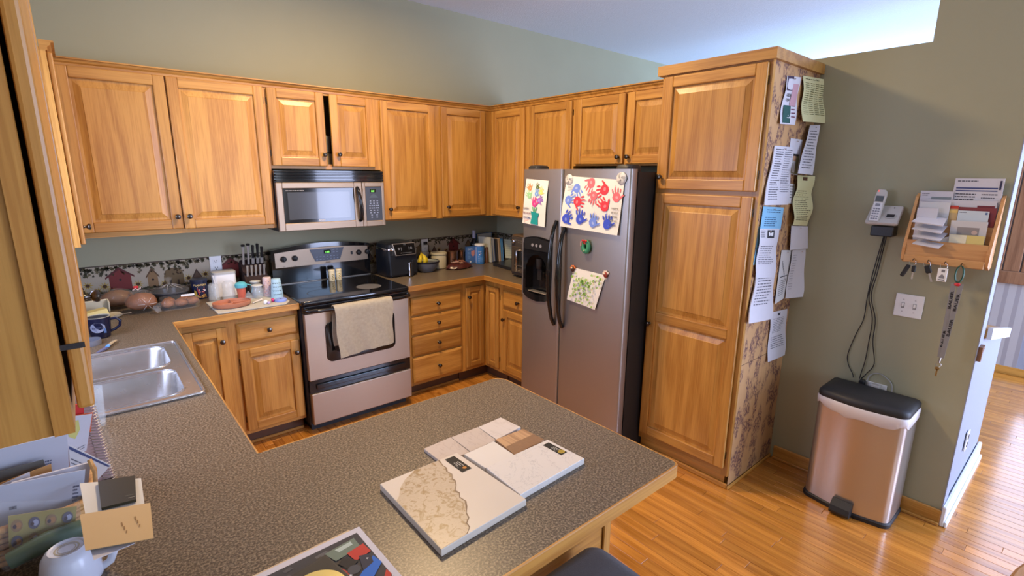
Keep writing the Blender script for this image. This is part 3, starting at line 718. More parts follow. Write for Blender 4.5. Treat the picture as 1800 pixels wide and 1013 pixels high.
# ------------------------------------------------------------------ refrigerator (front faces -x)
fr = thing('refrigerator', 'stainless side-by-side refrigerator with children\'s art on its doors', 'refrigerator', (-.41, -1.748, 0))
FY0, FY1, FSP = -1.2985, -2.1880, -1.6715; FXX = -.8072
M('black_satin').box(-.738, -.03, FY1+.004, FY0-.004, .03, 1.748).box(-.70, -.06, FY1+.03, FY0-.03, 0, .03).build('case', fr)
M('black_plastic').box(-.775, -.7385, FY1+.01, FY0-.01, .02, .095, .004).build('base_grille', fr)
def fdoor(y0, y1, hole=None):   # y0 > y1
    m = M('fridge_steel'); yc, w = (y0+y1)/2, y0-y1
    if not hole:
        L = []
        sh = [(a, b) for a, b in rrect(-.775, yc, .0644, w, .014, 4)]
        m.prism(sh, .10, 1.7626)
    else:
        h0, h1, z0, z1 = hole
        for (a, b, c, d) in ((y1, y0, .10, z0), (y1, y0, z1, 1.7626)): m.prism(rrect(-.775, (a+b)/2, .0644, b-a, .014, 4), c, d)
        m.box(-.8072, -.743, h0, y0, z0, z1, 0).box(-.8072, -.743, y1, h1, z0, z1, 0)
    return m.build('door', fr, smooth=30)
d1 = fdoor(FY0, FSP+.0035, (-1.330, -1.585, .900, 1.300)); d2 = fdoor(FSP-.0035, FY1)
# dispenser: arched bezel, cavity, controls, tray
bz = [(-1.590, .915), (-1.545, .888), (-1.455, .874), (-1.37, .884), (-1.320, .908)]+[(-1.320, 1.29)]+[(-1.33-.26*i/8, 1.305+.018*math.sin(PI*i/8)) for i in range(9)]+[(-1.598, 1.29)]
cav = [(-1.560, .935), (-1.455, .918), (-1.345, .935), (-1.345, 1.10)]+[(-1.345-.215*i/8, 1.10+.10*math.sin(PI*i/8)**.6) for i in range(1, 8)]+[(-1.560, 1.10)]
dp = thing('dispenser', None, None); dp.parent = fr; bpy.data.objects.remove(dp)
m = M('black_gloss')
def ring_x(m, outer, inner, x0, x1, n=48):
    def rs(poly):
        P_ = [Vector(p) for p in poly]; c = Vector((-1.455, 1.09)); out = []
        for i in range(n):
            a = 2*PI*i/n; d = Vector((math.cos(a), math.sin(a))); best = .01
            for j in range(len(P_)):
                p, q = P_[j]-c, P_[(j+1) % len(P_)]-c; e = q-p; den = d.x*e.y-d.y*e.x
                if abs(den) < 1e-9: continue
                t = (p.x*e.y-p.y*e.x)/den; s_ = (p.x*d.y-p.y*d.x)/den
                if t > 0 and -1e-6 <= s_ <= 1+1e-6: best = max(best, t)
            out.append(c+d*best)
        return out
    O, I = rs(outer), rs(inner); L = [[(x1, p.x, p.y) for p in O], [(x0, p.x, p.y) for p in O], [(x0, p.x, p.y) for p in I], [(x1, p.x, p.y) for p in I]]
    m.loft(L, False, False)
    return I
I_ = ring_x(m, bz, cav, -.8165, -.800); m.build('dispenser_bezel', d1)
m = M('black_gloss').loft([[(-.800, p.x, p.y) for p in I_], [(-.748, p.x, p.y) for p in I_]], False, True); m.build('dispenser_cavity', d1)
M('black_plastic').lathe((-.785, -1.455, 1.10), [(.022, 0), (.026, .02), (.028, .07)], 14).box(-.790, -.775, -1.475, -1.435, 1.02, 1.10, .003).build('dispenser_lever', d1)
M('dull_steel').box(-.812, -.765, -1.545, -1.365, .934, .940, .003).build('dispenser_tray', d1)
m = M('black_plastic').prism([(-1.575, 1.228), (-1.335, 1.228), (-1.335, 1.298), (-1.455, 1.312), (-1.575, 1.298)], -.819, -.8167, 'x'); m.build('dispenser_panel', d1)
for dy in (-.04, 0, .04): M(mat('button_grey', (.25, .25, .27), .4)).lathe((-.8215, -1.455+dy, 1.262), [(.011, 0), (.011, .0022)], 12, 'x').build('dispenser_button', d1)
for yy, dd in ((-1.632, d1), (-1.708, d2)):
    m = M('black_gloss'); pts = []; 
    for i in range(15):
        t = i/14; z = (1.440 if dd is d1 else 1.404)-(.690 if dd is d1 else .655)*t; pts.append((-.809-.058*math.sin(PI*min(1, max(0, t)))**.55-.004, yy-(.004 if dd is d2 else -.004)*math.sin(PI*t), z))
    m.tube(pts, [.015+.006*(1-abs(2*i/14-1)**.5)-.003 for i in range(15)], 10, flat=1.1); m.build('handle', dd, smooth=60)
for yy in (FY0-.075, FY1+.075):
    m = M('black_satin'); m.loft([[(a, b, z) for a, b in rrect(-.735, yy, .12-2*i, .11-2*i, .03)] for i, z in ((0, 1.7486), (0, 1.775), (.008, 1.786), (.03, 1.789))]); m.build('hinge_cover', fr, smooth=40)

# flat art on the doors.  u runs towards -y, v down, normal -x
def sheet(name, label, cat, TL, TR, BL, BR=None, mat_='paper_white', bulge=None, prints=None, nu=8, nv=10, th=.0006, group=None, smooth=60, parent=None, h=.0006):
    sf = Surf(TL, TR, BL, BR, bulge); t = sheet_mesh(sf, mat_, nu, nv, th).build(name, parent, smooth=smooth, label=label, cat=cat, group=group)
    if prints:
        p = Print(sf, h); prints(p); p.build('print', t)
    return t
def hand(p, u, v, s, ang, c, seed=0):
    """a child's handprint, s = palm width in metres"""
    W, H = p.s.W, p.s.H; rn = random.Random(seed); h = p.up()
    def blob(cx, cy, rx, ry, a):
        pts = []
        for i in range(10):
            t = 2*PI*i/10; x, y = rx*math.cos(t)*(1+.12*rn.random()), ry*math.sin(t)*(1+.12*rn.random()); x, y = x*math.cos(a)-y*math.sin(a)+cx, x*math.sin(a)+y*math.cos(a)+cy
            X, Y = x*math.cos(ang)-y*math.sin(ang), x*math.sin(ang)+y*math.cos(ang); pts.append((u+X*s/W, v+Y*s/H))
        p.m.use(ink(*c)); p.m.add([p.s.P(a_, b_, h) for a_, b_ in pts], [tuple(range(10))])
    blob(0, 0, .48, .50, 0)
    c2 = tuple(min(255, int(x+(255-x)*.35)) for x in c); 
    for i, (fx, ln) in enumerate(((-.36, .40), (-.12, .52), (.13, .48), (.36, .36))):
        a = fx*.6; blob(fx+math.sin(a)*(.45+ln*.4), -.45-ln*.45, .085, ln*.62, a)
    blob(.62, .05, .10, .36, 1.0)
    p.up(); h = p.up(); c = c2; blob(.05, .05, .18, .14, .4); blob(-.12, -1.0, .03, .25, 0)
def art1(p):
    for (u, v, s, a, c) in ((.22, .20, .030, -.8, (235, 140, 90)), (.55, .16, .022, .1, (90, 110, 50)), (.72, .26, .028, .25, (225, 220, 120)), (.24, .36, .032, -.9, (150, 205, 150)), (.55, .30, .028, .2, (120, 165, 225)), (.70, .44, .030, .9, (160, 110, 200)), (.50, .52, .036, -.15, (215, 60, 140))): hand(p, u, v, s*1.25, a, c, int(u*100))
    g = (95, 170, 130)
    for a, b in ((.42, .60), (.52, .62), (.62, .59)): p.poly([(.50, .76), (.54, .76), (a+.03, b), (a-.01, b)], g)
    p.poly([(.36, .70), (.74, .72), (.69, .82), (.72, .98), (.38, .98), (.42, .82)], (20, 150, 150))
    for i, (w_, c) in enumerate((('HAPPY', (70, 70, 80)), ('BIRTHDAY', (110, 60, 90)), ('GRANDMA', (60, 80, 140)))): p.text(w_, .03, .68+.10*i, .020, c, w=.075 if i else .055, bold=.01)
    p.words(.06, .90, .28, .95, 2, (225, 120, 110), seed=4, ragged=.1)
    p.text('XO', .08, .97, .010, (225, 120, 110))
paperw = mat('art_paper', (.80, .79, .74), .8)
X_ = FXX-.0015
a1 = sheet('handprint_picture', 'white sheet with a handprint bouquet in a teal vase, on the freezer door', 'picture', (X_-.002, -1.335, 1.700), (X_-.002, -1.548, 1.690), (X_-.020, -1.312, 1.405), (X_-.018, -1.530, 1.392), 'art_paper', lambda u, v: .006*math.sin(v*5)*v, art1)
def art2(p):
    R1, R2, B1, B2 = (225, 60, 75), (235, 110, 120), (60, 85, 205), (110, 140, 225)
    for (u, v, s, a, c) in ((.22, .22, .050, 2.6, B2), (.46, .10, .052, 3.5, R2), (.70, .20, .055, -1.9, R1), (.91, .31, .048, -.15, R2), (.10, .46, .048, 1.2, B2), (.27, .47, .052, 1.5, R1), (.54, .33, .046, 3.3, R2), (.74, .50, .052, -.9, R1),
            (.10, .83, .052, .7, B1), (.35, .80, .054, 0., B1), (.58, .83, .050, .15, B2), (.82, .82, .052, -.1, B1)): hand(p, u, v, s*1.12, a, c, int(u*99+v*7))
    for i, w_ in enumerate(('HAPPY', 'BIRTHDAY', 'GRANDMA', 'LOVE', 'XOXO')): p.text(w_, .86, .54+.075*i, .016, (70, 80, 100), w=.048)
    p.words(.05, .17, .17, .30, 5, (130, 140, 150), seed=9, th=.4)
a2 = sheet('handprint_picture', 'big white sheet of red and blue handprints pinned by two volleyball magnets', 'picture', (X_-.003, -1.712, 1.722), (X_-.003, -2.150, 1.702), (X_-.028, -1.682, 1.412), (X_-.020, -2.128, 1.395), 'art_paper', lambda u, v: .007*math.sin(v*4+u*2)*v, art2, nu=12)
def art3(p):
    rn = random.Random(8)
    for i in range(95):
        u = min(.93, max(.05, rn.gauss(.38 if i < 55 else .6, .15 if i < 55 else .25))); v = min(.93, max(.08, rn.gauss(.5, .2 if i < 55 else .28))); r = .018+.016*rn.random()
        c = ((120, 170, 60), (150, 195, 95), (175, 205, 140), (110, 160, 55))[i % 4]
        if rn.random() < .55: p.disc(u, v, r, c, 7); p.disc(u+.004, v, r*.5, (190, 215, 150), 6)
        else: p.rect(u-r, v-r, u+r, v+r, c)
a3 = sheet('stamp_painting', 'white sheet covered in green stamp prints, held by two small magnets', 'picture', (X_-.002, -1.795, 1.160), (X_-.002, -2.050, 1.150), (X_-.012, -1.752, .948), (X_-.018, -1.985, .928), 'art_paper', lambda u, v: .006*math.sin(v*3+u*2)*v, art3)
def volley(y, z, lab):
    t = thing('volleyball_magnet', lab, 'magnet', (X_, y, z-.03), group='volleyball magnets')
    M(mat('ball_white', (.66, .66, .64), .6)).lathe((X_-.013, y, z), [(.012, 0), (.029, .002), (.0335, .006), (.034, .008)], 26, 'x').build('disc', t, smooth=40)
    m = M(mat('ball_seam', (.28, .28, .28), .7)); 
    for k_ in range(3):
        a = 2*PI*k_/3
        for off in (0, .35, .7):
            pts = [];
            for i in range(6):
                r_ = .006+.026*i/5; b = a+off+.9*i/5; pts.append((X_-.0142+.0012*(i/5)**2+(.0035 if i == 5 else 0), y+r_*math.cos(b), z+r_*math.sin(b)))
            m.tube(pts, .0007, 4)
    m.build('seam', t)
volley(-1.733, 1.698, 'round volleyball magnet on the sheet corner beside the door handles')
volley(-2.128, 1.712, 'round volleyball magnet on the sheet corner beside the black hinge')
t = thing('wreath_magnet', 'small green wreath magnet with a red bow in the middle of the door', 'magnet', (X_, -1.895, 1.27))
n = 26; cy, cz = -1.895, 1.308
m = M(mat('wreath_green', (.05, .28, .14), .6, noise=.4, nscale=200)); pts = [(X_-.0145, cy+.021*math.cos(2*PI*i/n), cz-.004+.029*math.sin(2*PI*i/n)) for i in range(n)]; m.tube(pts, .0150, 8, closed=True, flat=.8); m.build('ring', t, smooth=60)
m = M(mat('bow_red', (.55, .03, .03), .5)); 
for s_ in (-1, 1): m.ball((X_-.030, cy+s_*.012, cz+.034), .009, 6, (.5, 1.1, .7)); m.tube([(X_-.030, cy, cz+.03), (X_-.029, cy+s_*.010, cz+.014)], .003, 5)
m.ball((X_-.033, cy, cz+.034), .005, 5); m.build('bow', t, smooth=60)
m = M(mat('candy_pink', (.75, .35, .3), .5)); m.tube([(X_-.029, cy+.026, cz+.028), (X_-.029, cy+.026, cz+.0)], .004, 5).ball((X_-.029, cy, cz-.028), .004, 4); m.build('candy', t)
def turkey(y, z, lab, c1, c2):
    t = thing('craft_magnet', lab, 'magnet', (X_, y, z-.03), group='craft magnets on the stamp painting')
    m = M(ink(*c1)); m.ball((X_-.010, y, z), .015, 7, (.45, 1, 1.15)); m.build('body', t, smooth=60)
    m = M(ink(*c2)); 
    for i in range(4): a = .3+.75*i; m.ball((X_-.007, y+.018*math.cos(a), z+.019*math.sin(a)), .008, 5, (.4, 1, 1))
    m.build('feathers', t, smooth=60)
    m = M(ink(225, 205, 180)); m.ball((X_-.017, y+.002, z+.008), .006, 5); m.tube([(X_-.010, y, z-.012), (X_-.010, y-.006, z-.026)], .002, 4).build('head', t, smooth=60)
turkey(-1.790, 1.150, 'orange and black craft magnet on the stamp painting beside the handle', (70, 40, 25), (205, 110, 50))
turkey(-2.052, 1.155, 'white and red craft magnet on the far corner of the stamp painting', (150, 60, 40), (215, 200, 190))
M(ink(225, 220, 215)).tube([(-.838, -1.885, .32), (-.842, -1.89, .35), (-.835, -1.894, .372)], .004, 5)

# ------------------------------------------------------------------ pantry side: wallpaper and pinned papers
k = NT('toile_paper'); tc = k.n('ShaderNodeTexCoord'); mp = k.n('ShaderNodeMapping'); mp.inputs['Scale'].default_value = (1.5, 1, .85); k.l(tc, 'Object', mp, 'Vector')
a_ = k.n('ShaderNodeTexNoise', Scale=11., Detail=1.); b_ = k.n('ShaderNodeTexNoise', Scale=75., Detail=5., Roughness=.7)
k.l(mp, 0, a_, 'Vector'); k.l(mp, 0, b_, 'Vector')
r1 = k.n('ShaderNodeMapRange'); k.l(a_, 0, r1, 0); r1.inputs[1].default_value = .46; r1.inputs[2].default_value = .56
r2 = k.n('ShaderNodeMapRange'); k.l(b_, 0, r2, 0); r2.inputs[1].default_value = .44; r2.inputs[2].default_value = .54
mu = k.n('ShaderNodeMath', operation='MULTIPLY'); k.l(r1, 0, mu, 0); k.l(r2, 0, mu, 1)
mx = k.n('ShaderNodeMix', data_type='RGBA'); k.l(mu, 0, mx, 0); mx.inputs[6].default_value = c4((.50, .29, .125)); mx.inputs[7].default_value = c4((.13, .055, .05)); k.l(mx, 2, k.b, 'Base Color'); k.b.inputs['Roughness'].default_value = .7
PS = -P1-.0035
m = M('toile_paper').box(PX+.024, -.002, PS, -P1-.0002, .022, 2.262); m.build('side_panel', bpy.data.objects['pantry_cabinet'])
m = M('oak_z').box(PX, PX+.0235, PS-.001, -P1-.0002, .085, 2.262); m.build('side_stile', bpy.data.objects['pantry_cabinet'])
m = M('toe_kick').box(PX+.024, -.002, PS-.0006, PS-.0001, .738, .741); m.build('paper_seam', bpy.data.objects['pantry_cabinet'])
def at(u, v, y):      # a point of the plane y that the camera sees at (u, v) of the 1800 x 1013 frame
    d = CR*(u-900)/FPX+CU*(506.5-v)/FPX+CF; return CAM+d*((y-CAM.y)/d.y)
def pinned(name, label, px, ys, m_, pr, bulge=None, cat='paper', group='papers pinned to the pantry side', **kw):
    """px: pixels TL TR BL BR; ys: each corner's own depth, curling off the panel"""
    q = [at(u, v, PS-d) for (u, v), d in zip(px, ys)]
    t = sheet(name, label, cat, q[0], q[1], q[2], q[3], m_, bulge, pr, nu=6, nv=14, group=group, **kw)
    M('chrome').ball(tuple((q[0]*.5+q[1]*.5)+Vector((0, -.006, -.012))), .004, 4).build('pin', t)
    return t
wav = lambda a=.006, f=7., ph=0.: (lambda u, v: a*math.sin(v*f+u*2+ph)*min(1, v*3))
mat('paper_yellow', (.62, .60, .33), .8); mat('paper_blue', (.22, .48, .70), .8); mat('paper_grey', (.62, .62, .63), .8); mat('paper_tan', (.60, .42, .20), .8)
G = (105, 105, 115); DG = (60, 60, 70)
def tkt(p):
    p.rect(.05, .0, .5, .30, (60, 45, 70)); p.rect(.5, .15, .9, .6, (190, 150, 160)); p.text('GREEN', .15, .42, .02, (40, 40, 50), w=.055); p.text('CREW', .18, .52, .02, (40, 40, 50), w=.045); p.rect(.12, .6, .60, .97, (40, 85, 80)); p.words(.18, .65, .52, .9, 5, (220, 225, 225)); p.words(.64, .2, .92, .9, 9, (120, 70, 90))
pinned('flyer', 'narrow event flyer with dark print pinned high on the pantry side', ((1384, 133), (1408, 136), (1370, 218), (1396, 220)), (.003, .006, .012, .008), 'paper_white', tkt, wav(.005))
pinned('schedule_sheet', 'pale yellow sheet of fine columns pinned topmost near the wall', ((1412, 133), (1452, 140), (1410, 214), (1450, 217)), (.004, .020, .030, .052), 'paper_yellow', lambda p: [p.words(.08+.22*i, .14, .26+.22*i, .86, 16, (110, 110, 70), seed=i, ragged=.1) for i in range(4)] and p.words(.1, .05, .7, .1, 1, (80, 80, 50)), wav(.006))
pinned('handwritten_list', 'long white list hanging behind the yellow sheets next to the wall', ((1424, 220), (1442, 220), (1402, 305), (1428, 308)), (.02, .045, .05, .06), 'paper_white', lambda p: p.words(.15, .12, .9, .92, 14, G, seed=5), wav(.003))
pinned('photo_card', 'card with a small portrait and dark photo in the middle of the panel', ((1390, 243), (1411, 246), (1384, 305), (1402, 308)), (.003, .008, .006, .008), 'paper_white', lambda p: [p.rect(.1, .42, .9, .98, (120, 115, 80)), p.disc(.5, .55, .14, (190, 150, 120)), p.rect(.36, .62, .62, .95, (210, 215, 220)), p.rect(.2, .42, .8, .48, (40, 35, 35))], None)
pinned('phone_list', 'thick white handwritten phone list on the edge nearest the pantry doors', ((1362, 256), (1396, 259), (1343, 361), (1385, 360)), (.006, .010, .020, .014), 'paper_white', lambda p: [p.words(.1, .05, .5, .93, 22, DG, seed=3), p.words(.55, .05, .95, .8, 20, G, seed=8)], wav(.004), th=.004)
pinned('small_receipt', 'small white slip showing below the photo card', ((1381, 322), (1398, 324), (1374, 358), (1394, 358)), (.003, .004, .006, .006), 'paper_grey', lambda p: p.words(.1, .1, .9, .8, 5, G), None)
pinned('letter', 'wavy cream-yellow letter curling away from the wall edge', ((1402, 308), (1433, 310), (1392, 396), (1422, 397)), (.02, .045, .03, .055), 'paper_yellow', lambda p: [p.rect(.3, .03, .55, .1, (90, 60, 40)), p.words(.1, .3, .9, .92, 16, (110, 105, 75), seed=2)], wav(.010, 9))
pinned('blue_notice', 'light blue notice under the phone list', ((1342, 363), (1378, 365), (1336, 404), (1372, 404)), (.005, .008, .009, .010), 'paper_blue', lambda p: [p.words(.2, .12, .9, .3, 2, (30, 60, 90)), p.words(.15, .45, .85, .9, 5, (40, 80, 120), seed=6)], None)
pinned('blue_flyer', 'sliver of a second blue flyer behind the folded notice', ((1334, 398), (1346, 400), (1324, 466), (1336, 466)), (.001, .002, .003, .003), 'paper_blue', lambda p: p.words(.2, .5, .9, .7, 2, (240, 240, 240)), None)
pinned('newsletter', 'white newsletter with a dark photo box below the blue notice', ((1336, 402), (1370, 402), (1328, 489), (1361, 488)), (.010, .012, .018, .014), 'paper_white', lambda p: [p.rect(.38, .03, .75, .19, (45, 45, 50)), p.poly([(.44, .08), (.50, .06), (.52, .14), (.46, .15)], (225, 225, 225)), p.poly([(.55, .09), (.68, .07), (.68, .13), (.58, .14)], (225, 225, 225)), p.words(.06, .04, .3, .2, 4, G), p.words(.1, .35, .92, .75, 9, G, seed=12)], wav(.005))
pinned('stapled_pages', 'thick stapled white pages with fanned lower corners', ((1330, 478), (1362, 476), (1316, 569), (1357, 561)), (.006, .012, .024, .018), 'paper_white', lambda p: p.words(.12, .12, .92, .7, 10, G, seed=21), wav(.004), th=.005)
pinned('folded_form', 'short white form tucked below the wavy yellow letter', ((1391, 397), (1420, 398), (1389, 440), (1420, 437)), (.018, .045, .022, .055), 'paper_white', None, None)
pinned('map_sheet', 'white sheet with a dark line map beside the large blank page', ((1374, 440), (1393, 440), (1362, 535), (1379, 524)), (.004, .008, .010, .012), 'paper_grey', lambda p: [p.poly([(.2+.06*i, .2+.05*i), (.25+.06*i, .2+.05*i), (.22+.07*i, .3+.04*i)], DG) for i in range(9)] and [p.rect(.15, .5, .85, .515, DG), p.words(.2, .58, .85, .9, 8, G)], None)
pinned('blank_page', 'large white page standing away from the panel at the wall edge', ((1393, 440), (1424, 437), (1380, 525), (1411, 522)), (.015, .055, .02, .065), 'paper_white', lambda p: p.words(.08, .1, .3, .85, 14, (160, 160, 170), seed=31), wav(.003))
pinned('receipt', 'lowest white page hanging alone on the wallpaper', ((1355, 550), (1384, 543), (1349, 637), (1379, 624)), (.004, .010, .012, .016), 'paper_white', lambda p: [p.rect(.42, .04, .55, .09, DG), p.words(.15, .14, .9, .45, 9, G, seed=40), p.words(.15, .52, .9, .78, 6, G, seed=41)], wav(.004))

# ------------------------------------------------------------------ phone wall
def box_f(m, F, *b): pass
t = thing('cordless_phone', 'silver cordless phone with answering base mounted on the wall', 'phone', (0, -3.18, 1.47))
PB = Matrix.Translation((-.018, -3.182, 1.592)) @ Matrix(((.68, 0, -.733, 0), (0, 1, 0, 0), (.733, 0, .68, 0), (0, 0, 0, 1)))   # x: up the slope towards the wall, z: out of the sloping face
PB = Matrix.Translation((-.098, -3.182, 1.508)) @ Matrix(((.69, 0, -.724, 0), (0, 1, 0, 0), (.724, 0, .69, 0), (0, 0, 0, 1)))
silver = mat('phone_silver', (.55, .53, .50), .4)
m = M(silver, PB); m.loft([[(a, b, z) for a, b in rrect(.058, 0, .116-2*i, .136-2*i, .010)] for i, z in ((.004, -.022), (0, -.016), (0, -.004), (.003, 0))]); m.build('base', t, smooth=40)
M('black_plastic').box(-.085, -.001, -3.236, -3.142, 1.440, 1.492, .004).build('wall_bracket', t)
m = M('grey_plastic', PB); m.loft([[(.045+a, -.030+b, z) for a, b in rrect(0, 0, .030-2*i, .048-2*i, .014)] for i, z in ((0, 0), (0, .003), (.003, .004))]); m.use('black_plastic').box(.036, .054, -.046, -.014, .004, .0055); m.build('speaker_controls', t)
M('black_plastic', PB).box(.098, .103, -.034, -.030, .0, .002).build('indicator', t)
# handset leaning up out of the cradle
HM = Matrix.Translation((-.100, -3.150, 1.515)) @ Matrix.Rotation(.05, 4, 'X') @ Matrix(((.25, 0, -.968, 0), (0, 1, 0, 0), (.968, 0, .25, 0), (0, 0, 0, 1)))
hs_ = thing('handset', None, None); bpy.data.objects.remove(hs_)
m = M(silver, HM); prof = [(0, .042), (.03, .044), (.085, .045), (.130, .047), (.152, .042), (.160, .030)]
L = []
for x_, w in prof: L.append([(x_, w/2*sx, z) for sx, z in ((-1, -.020), (1, -.020), (1.0, -.004), (.86, 0), (-.86, 0), (-1., -.004))])
m.loft(L); hsm = m.build('handset', t, smooth=35)
M(mat('lcd_grey', (.10, .12, .13), .3), HM).box(.100, .128, -.0165, .0165, 0, .0012).build('screen', hsm)
m = M(mat('key_grey', (.75, .75, .77), .5), HM); m.box(.004, .094, -.0185, .0185, 0, .0006); m.build('keypad', hsm)
m = M(mat('key_dark', (.25, .26, .30), .5), HM)
for i in range(5):
    for j in range(3): m.box(.010+.0125*i, .0165+.0125*i, -.0145+.0105*j, -.0065+.0105*j, .0006, .0018)
m.lathe((0, 0, 0), [(.001, 0), (.001, 0)], 4); m.box(.076, .090, -.010, .010, .0006, .002, .0005)
m.build('keys', hsm, kind='stuff')
M(mat('red_led', (.9, .15, .12), .5, emis=.6), HM).box(.148, .156, .010, .016, 0, .001).build('message_light', hsm)
# cords
def cord(name, lab, pts, r=.0025, m_='black_plastic', n=6, group=None, parent=None):
    P_ = [Vector(p) for p in pts]; out = []
    for i in range(len(P_)-1):
        a, b, c, d = P_[max(i-1, 0)], P_[i], P_[i+1], P_[min(i+2, len(P_)-1)]
        for k_ in range(5):
            s_ = k_/5; out.append(.5*((2*b)+(-a+c)*s_+(2*a-5*b+4*c-d)*s_*s_+(-a+3*b-3*c+d)*s_**3))
    out.append(P_[-1]); return M(m_).tube(out, r, n).build(name, parent, smooth=60, label=None if parent else lab, cat=None if parent else 'cord', group=group)
PHN = t
cord('phone_cord', 'black phone cord that bows out farthest towards the pantry', [(-.012, -3.185, 1.438), (-.012, -3.165, 1.24), (-.01, -3.158, 1.10), (-.01, -3.158, .99), (-.008, -3.135, .90), (-.008, -3.112, .78), (-.008, -3.122, .72), (-.012, -3.150, .675), (-.014, -3.156, .655)], parent=PHN)
cord('phone_cord', 'middle one of the three black cords under the phone', [(-.016, -3.19, 1.438), (-.016, -3.178, 1.26), (-.013, -3.165, 1.12), (-.010, -3.196, 1.0), (-.010, -3.198, .88), (-.010, -3.196, .76), (-.012, -3.188, .69), (-.014, -3.186, .658)], parent=PHN)
cord('phone_cord', 'black phone cord hanging on the side of the switch plate', [(-.02, -3.198, 1.438), (-.018, -3.186, 1.25), (-.016, -3.176, 1.12), (-.013, -3.210, 1.0), (-.013, -3.216, .88), (-.010, -3.238, .76), (-.012, -3.215, .70), (-.014, -3.200, .672), (-.014, -3.192, .660)], parent=PHN)
cord('grey_cord', 'grey cord looped against the wall above the trash can', [(-.014, -3.222, .58), (-.012, -3.224, .68), (-.010, -3.262, .712), (-.010, -3.300, .70), (-.010, -3.330, .665), (-.012, -3.336, .58)], .003, mat('cord_grey', (.35, .35, .34), .5))
t = thing('wall_outlet', 'outlet with plugs half hidden behind the trash can lid', 'outlet', (0, -3.27, .60))
M('white_plastic').box(-.006, -.0005, -3.31, -3.20, .585, .655, .002).build('plate', t); M('black_plastic').box(-.04, -.0065, -3.215, -3.19, .58, .66, .004).build('plug', t); M('grey_plastic').box(-.045, -.0065, -3.285, -3.245, .60, .655, .004).build('plug', t)
# switch plate
t = thing('light_switch', 'white double light-switch plate under the phone and mail rack', 'switch', (0, -3.337, 1.038))
M('white_plastic').box(-.007, -.0005, -3.395, -3.279, 1.038, 1.155, .003).build('plate', t)
for y_ in (-3.313, -3.361):
    M('white_plastic').box(-.016, -.0072, y_-.004, y_+.004, 1.092, 1.110, .001).build('toggle', t)
    M(mat('slot_grey', (.3, .3, .3), .6)).box(-.0078, -.0072, y_-.0065, y_+.0065, 1.083, 1.112).build('slot', t)
    for z_ in (1.066, 1.128): M('dull_steel').box(-.0078, -.0072, y_-.003, y_+.003, z_-.002, z_+.002).build('screw', t)
# mail rack
mr_ = thing('mail_rack', 'wooden wall mail rack with key hooks, full of envelopes', 'rack', (0, -3.445, 1.33))
RY0, RY1 = -3.297, -3.600
for y_, nm in ((RY0, 'side_panel'), (RY1, 'side_panel')):
    m = M('beech_z').prism([(-.002, 1.335), (-.060, 1.325), (-.112, 1.345), (-.118, 1.40), (-.030, 1.640), (-.002, 1.655)], y_-.006, y_+.006, 'y'); 
    m.v = [Vector((v.x, v.y, v.z)) for v in m.v]; m.build(nm, mr_)
sl = lambda z: -.118+(z-1.40)*(.088/.24)
M('beech_y').box(-.012, -.002, RY1+.006, RY0-.006, 1.345, 1.62).build('back_board', mr_)
M('beech_y').box(-.105, -.012, RY1+.006, RY0-.006, 1.345, 1.353).build('shelf', mr_)
m = M('beech_y').prism([(-.112, 1.346), (-.104, 1.346), (-.100, 1.44), (-.108, 1.44)], RY1+.006, RY0-.006, 'y'); m.build('front_board', mr_)
m = M('beech_y').prism([(-.072, 1.353), (-.066, 1.353), (-.062, 1.515), (-.068, 1.515)], RY1+.006, RY0-.006, 'y'); m.build('divider', mr_)
M('beech_y').box(-.118, -.1125, RY1+.006, RY0-.006, 1.333, 1.368, .003).build('hook_rail', mr_)
for y_ in (-3.345, -3.400, -3.462, -3.520):
    M('knob_metal').tube([(-.1185, y_, 1.352), (-.128, y_, 1.350), (-.134, y_, 1.343), (-.134, y_, 1.352)], .0022, 5).build('hook', mr_)
def mail(name, label, y0, y1, z0, z1, x0, x1, m_='paper_white', pr=None, th=.002, tilt=0., cat='mail'):
    """a card with its face to the room; x0 at its foot, x1 at its top; y0 > y1"""
    return sheet(name, label, cat, (x1, y0, z1-tilt), (x1, y1, z1+tilt), (x0, y0, z0-tilt), (x0, y1, z0+tilt), m_, None, pr, 2, 2, th, 'mail in the wall rack', smooth=False)
mail('printed_statement', 'tall printed statement standing highest in the rack', -3.425, -3.592, 1.42, 1.728, -.020, -.028, 'paper_white', lambda p: [p.rect(.05, .13, .9, .15, (60, 70, 120)), p.rect(.05, .17, .9, .185, (60, 70, 120)), p.words(.06, .03, .5, .08, 1, G), p.words(.06, .22, .5, .42, 5, DG), p.words(.6, .22, .95, .42, 4, G, seed=4), p.rect(.92, .03, .96, .16, (50, 50, 80)), p.disc(.93, .35, .03, (50, 50, 80))], th=.003)
mail('statement_envelope', 'white envelope sticking out at an angle behind the tall statement', -3.46, -3.593, 1.40, 1.67, -.016, -.018, 'paper_grey', None, .002, -.006)
mail('window_envelope', 'white envelope with a grey window in the back slot', -3.308, -3.430, 1.45, 1.668, -.024, -.034, 'paper_white', lambda p: [p.rect(.35, .12, .95, .26, (130, 140, 145)), p.words(.05, .05, .3, .12, 2, G)])
mail('long_envelope', 'long white envelope with a small blue logo across the rack', -3.332, -3.585, 1.42, 1.630, -.032, -.046, 'paper_white', lambda p: [p.rect(.04, .07, .13, .12, (60, 90, 150)), p.rect(.75, .10, .98, .2, (120, 50, 60))])
mail('red_folder', 'dark red folder edge showing in the back slot', -3.43, -3.590, 1.40, 1.600, -.042, -.052, mat('folder_red', (.22, .04, .045), .6), None)
mail('orange_card', 'red and yellow striped card in the middle of the rack', -3.345, -3.46, 1.40, 1.605, -.045, -.055, 'paper_tan', lambda p: [p.rect(0, 0, 1, .07, (190, 60, 45)), p.rect(0, .1, 1, .16, (225, 190, 110))])
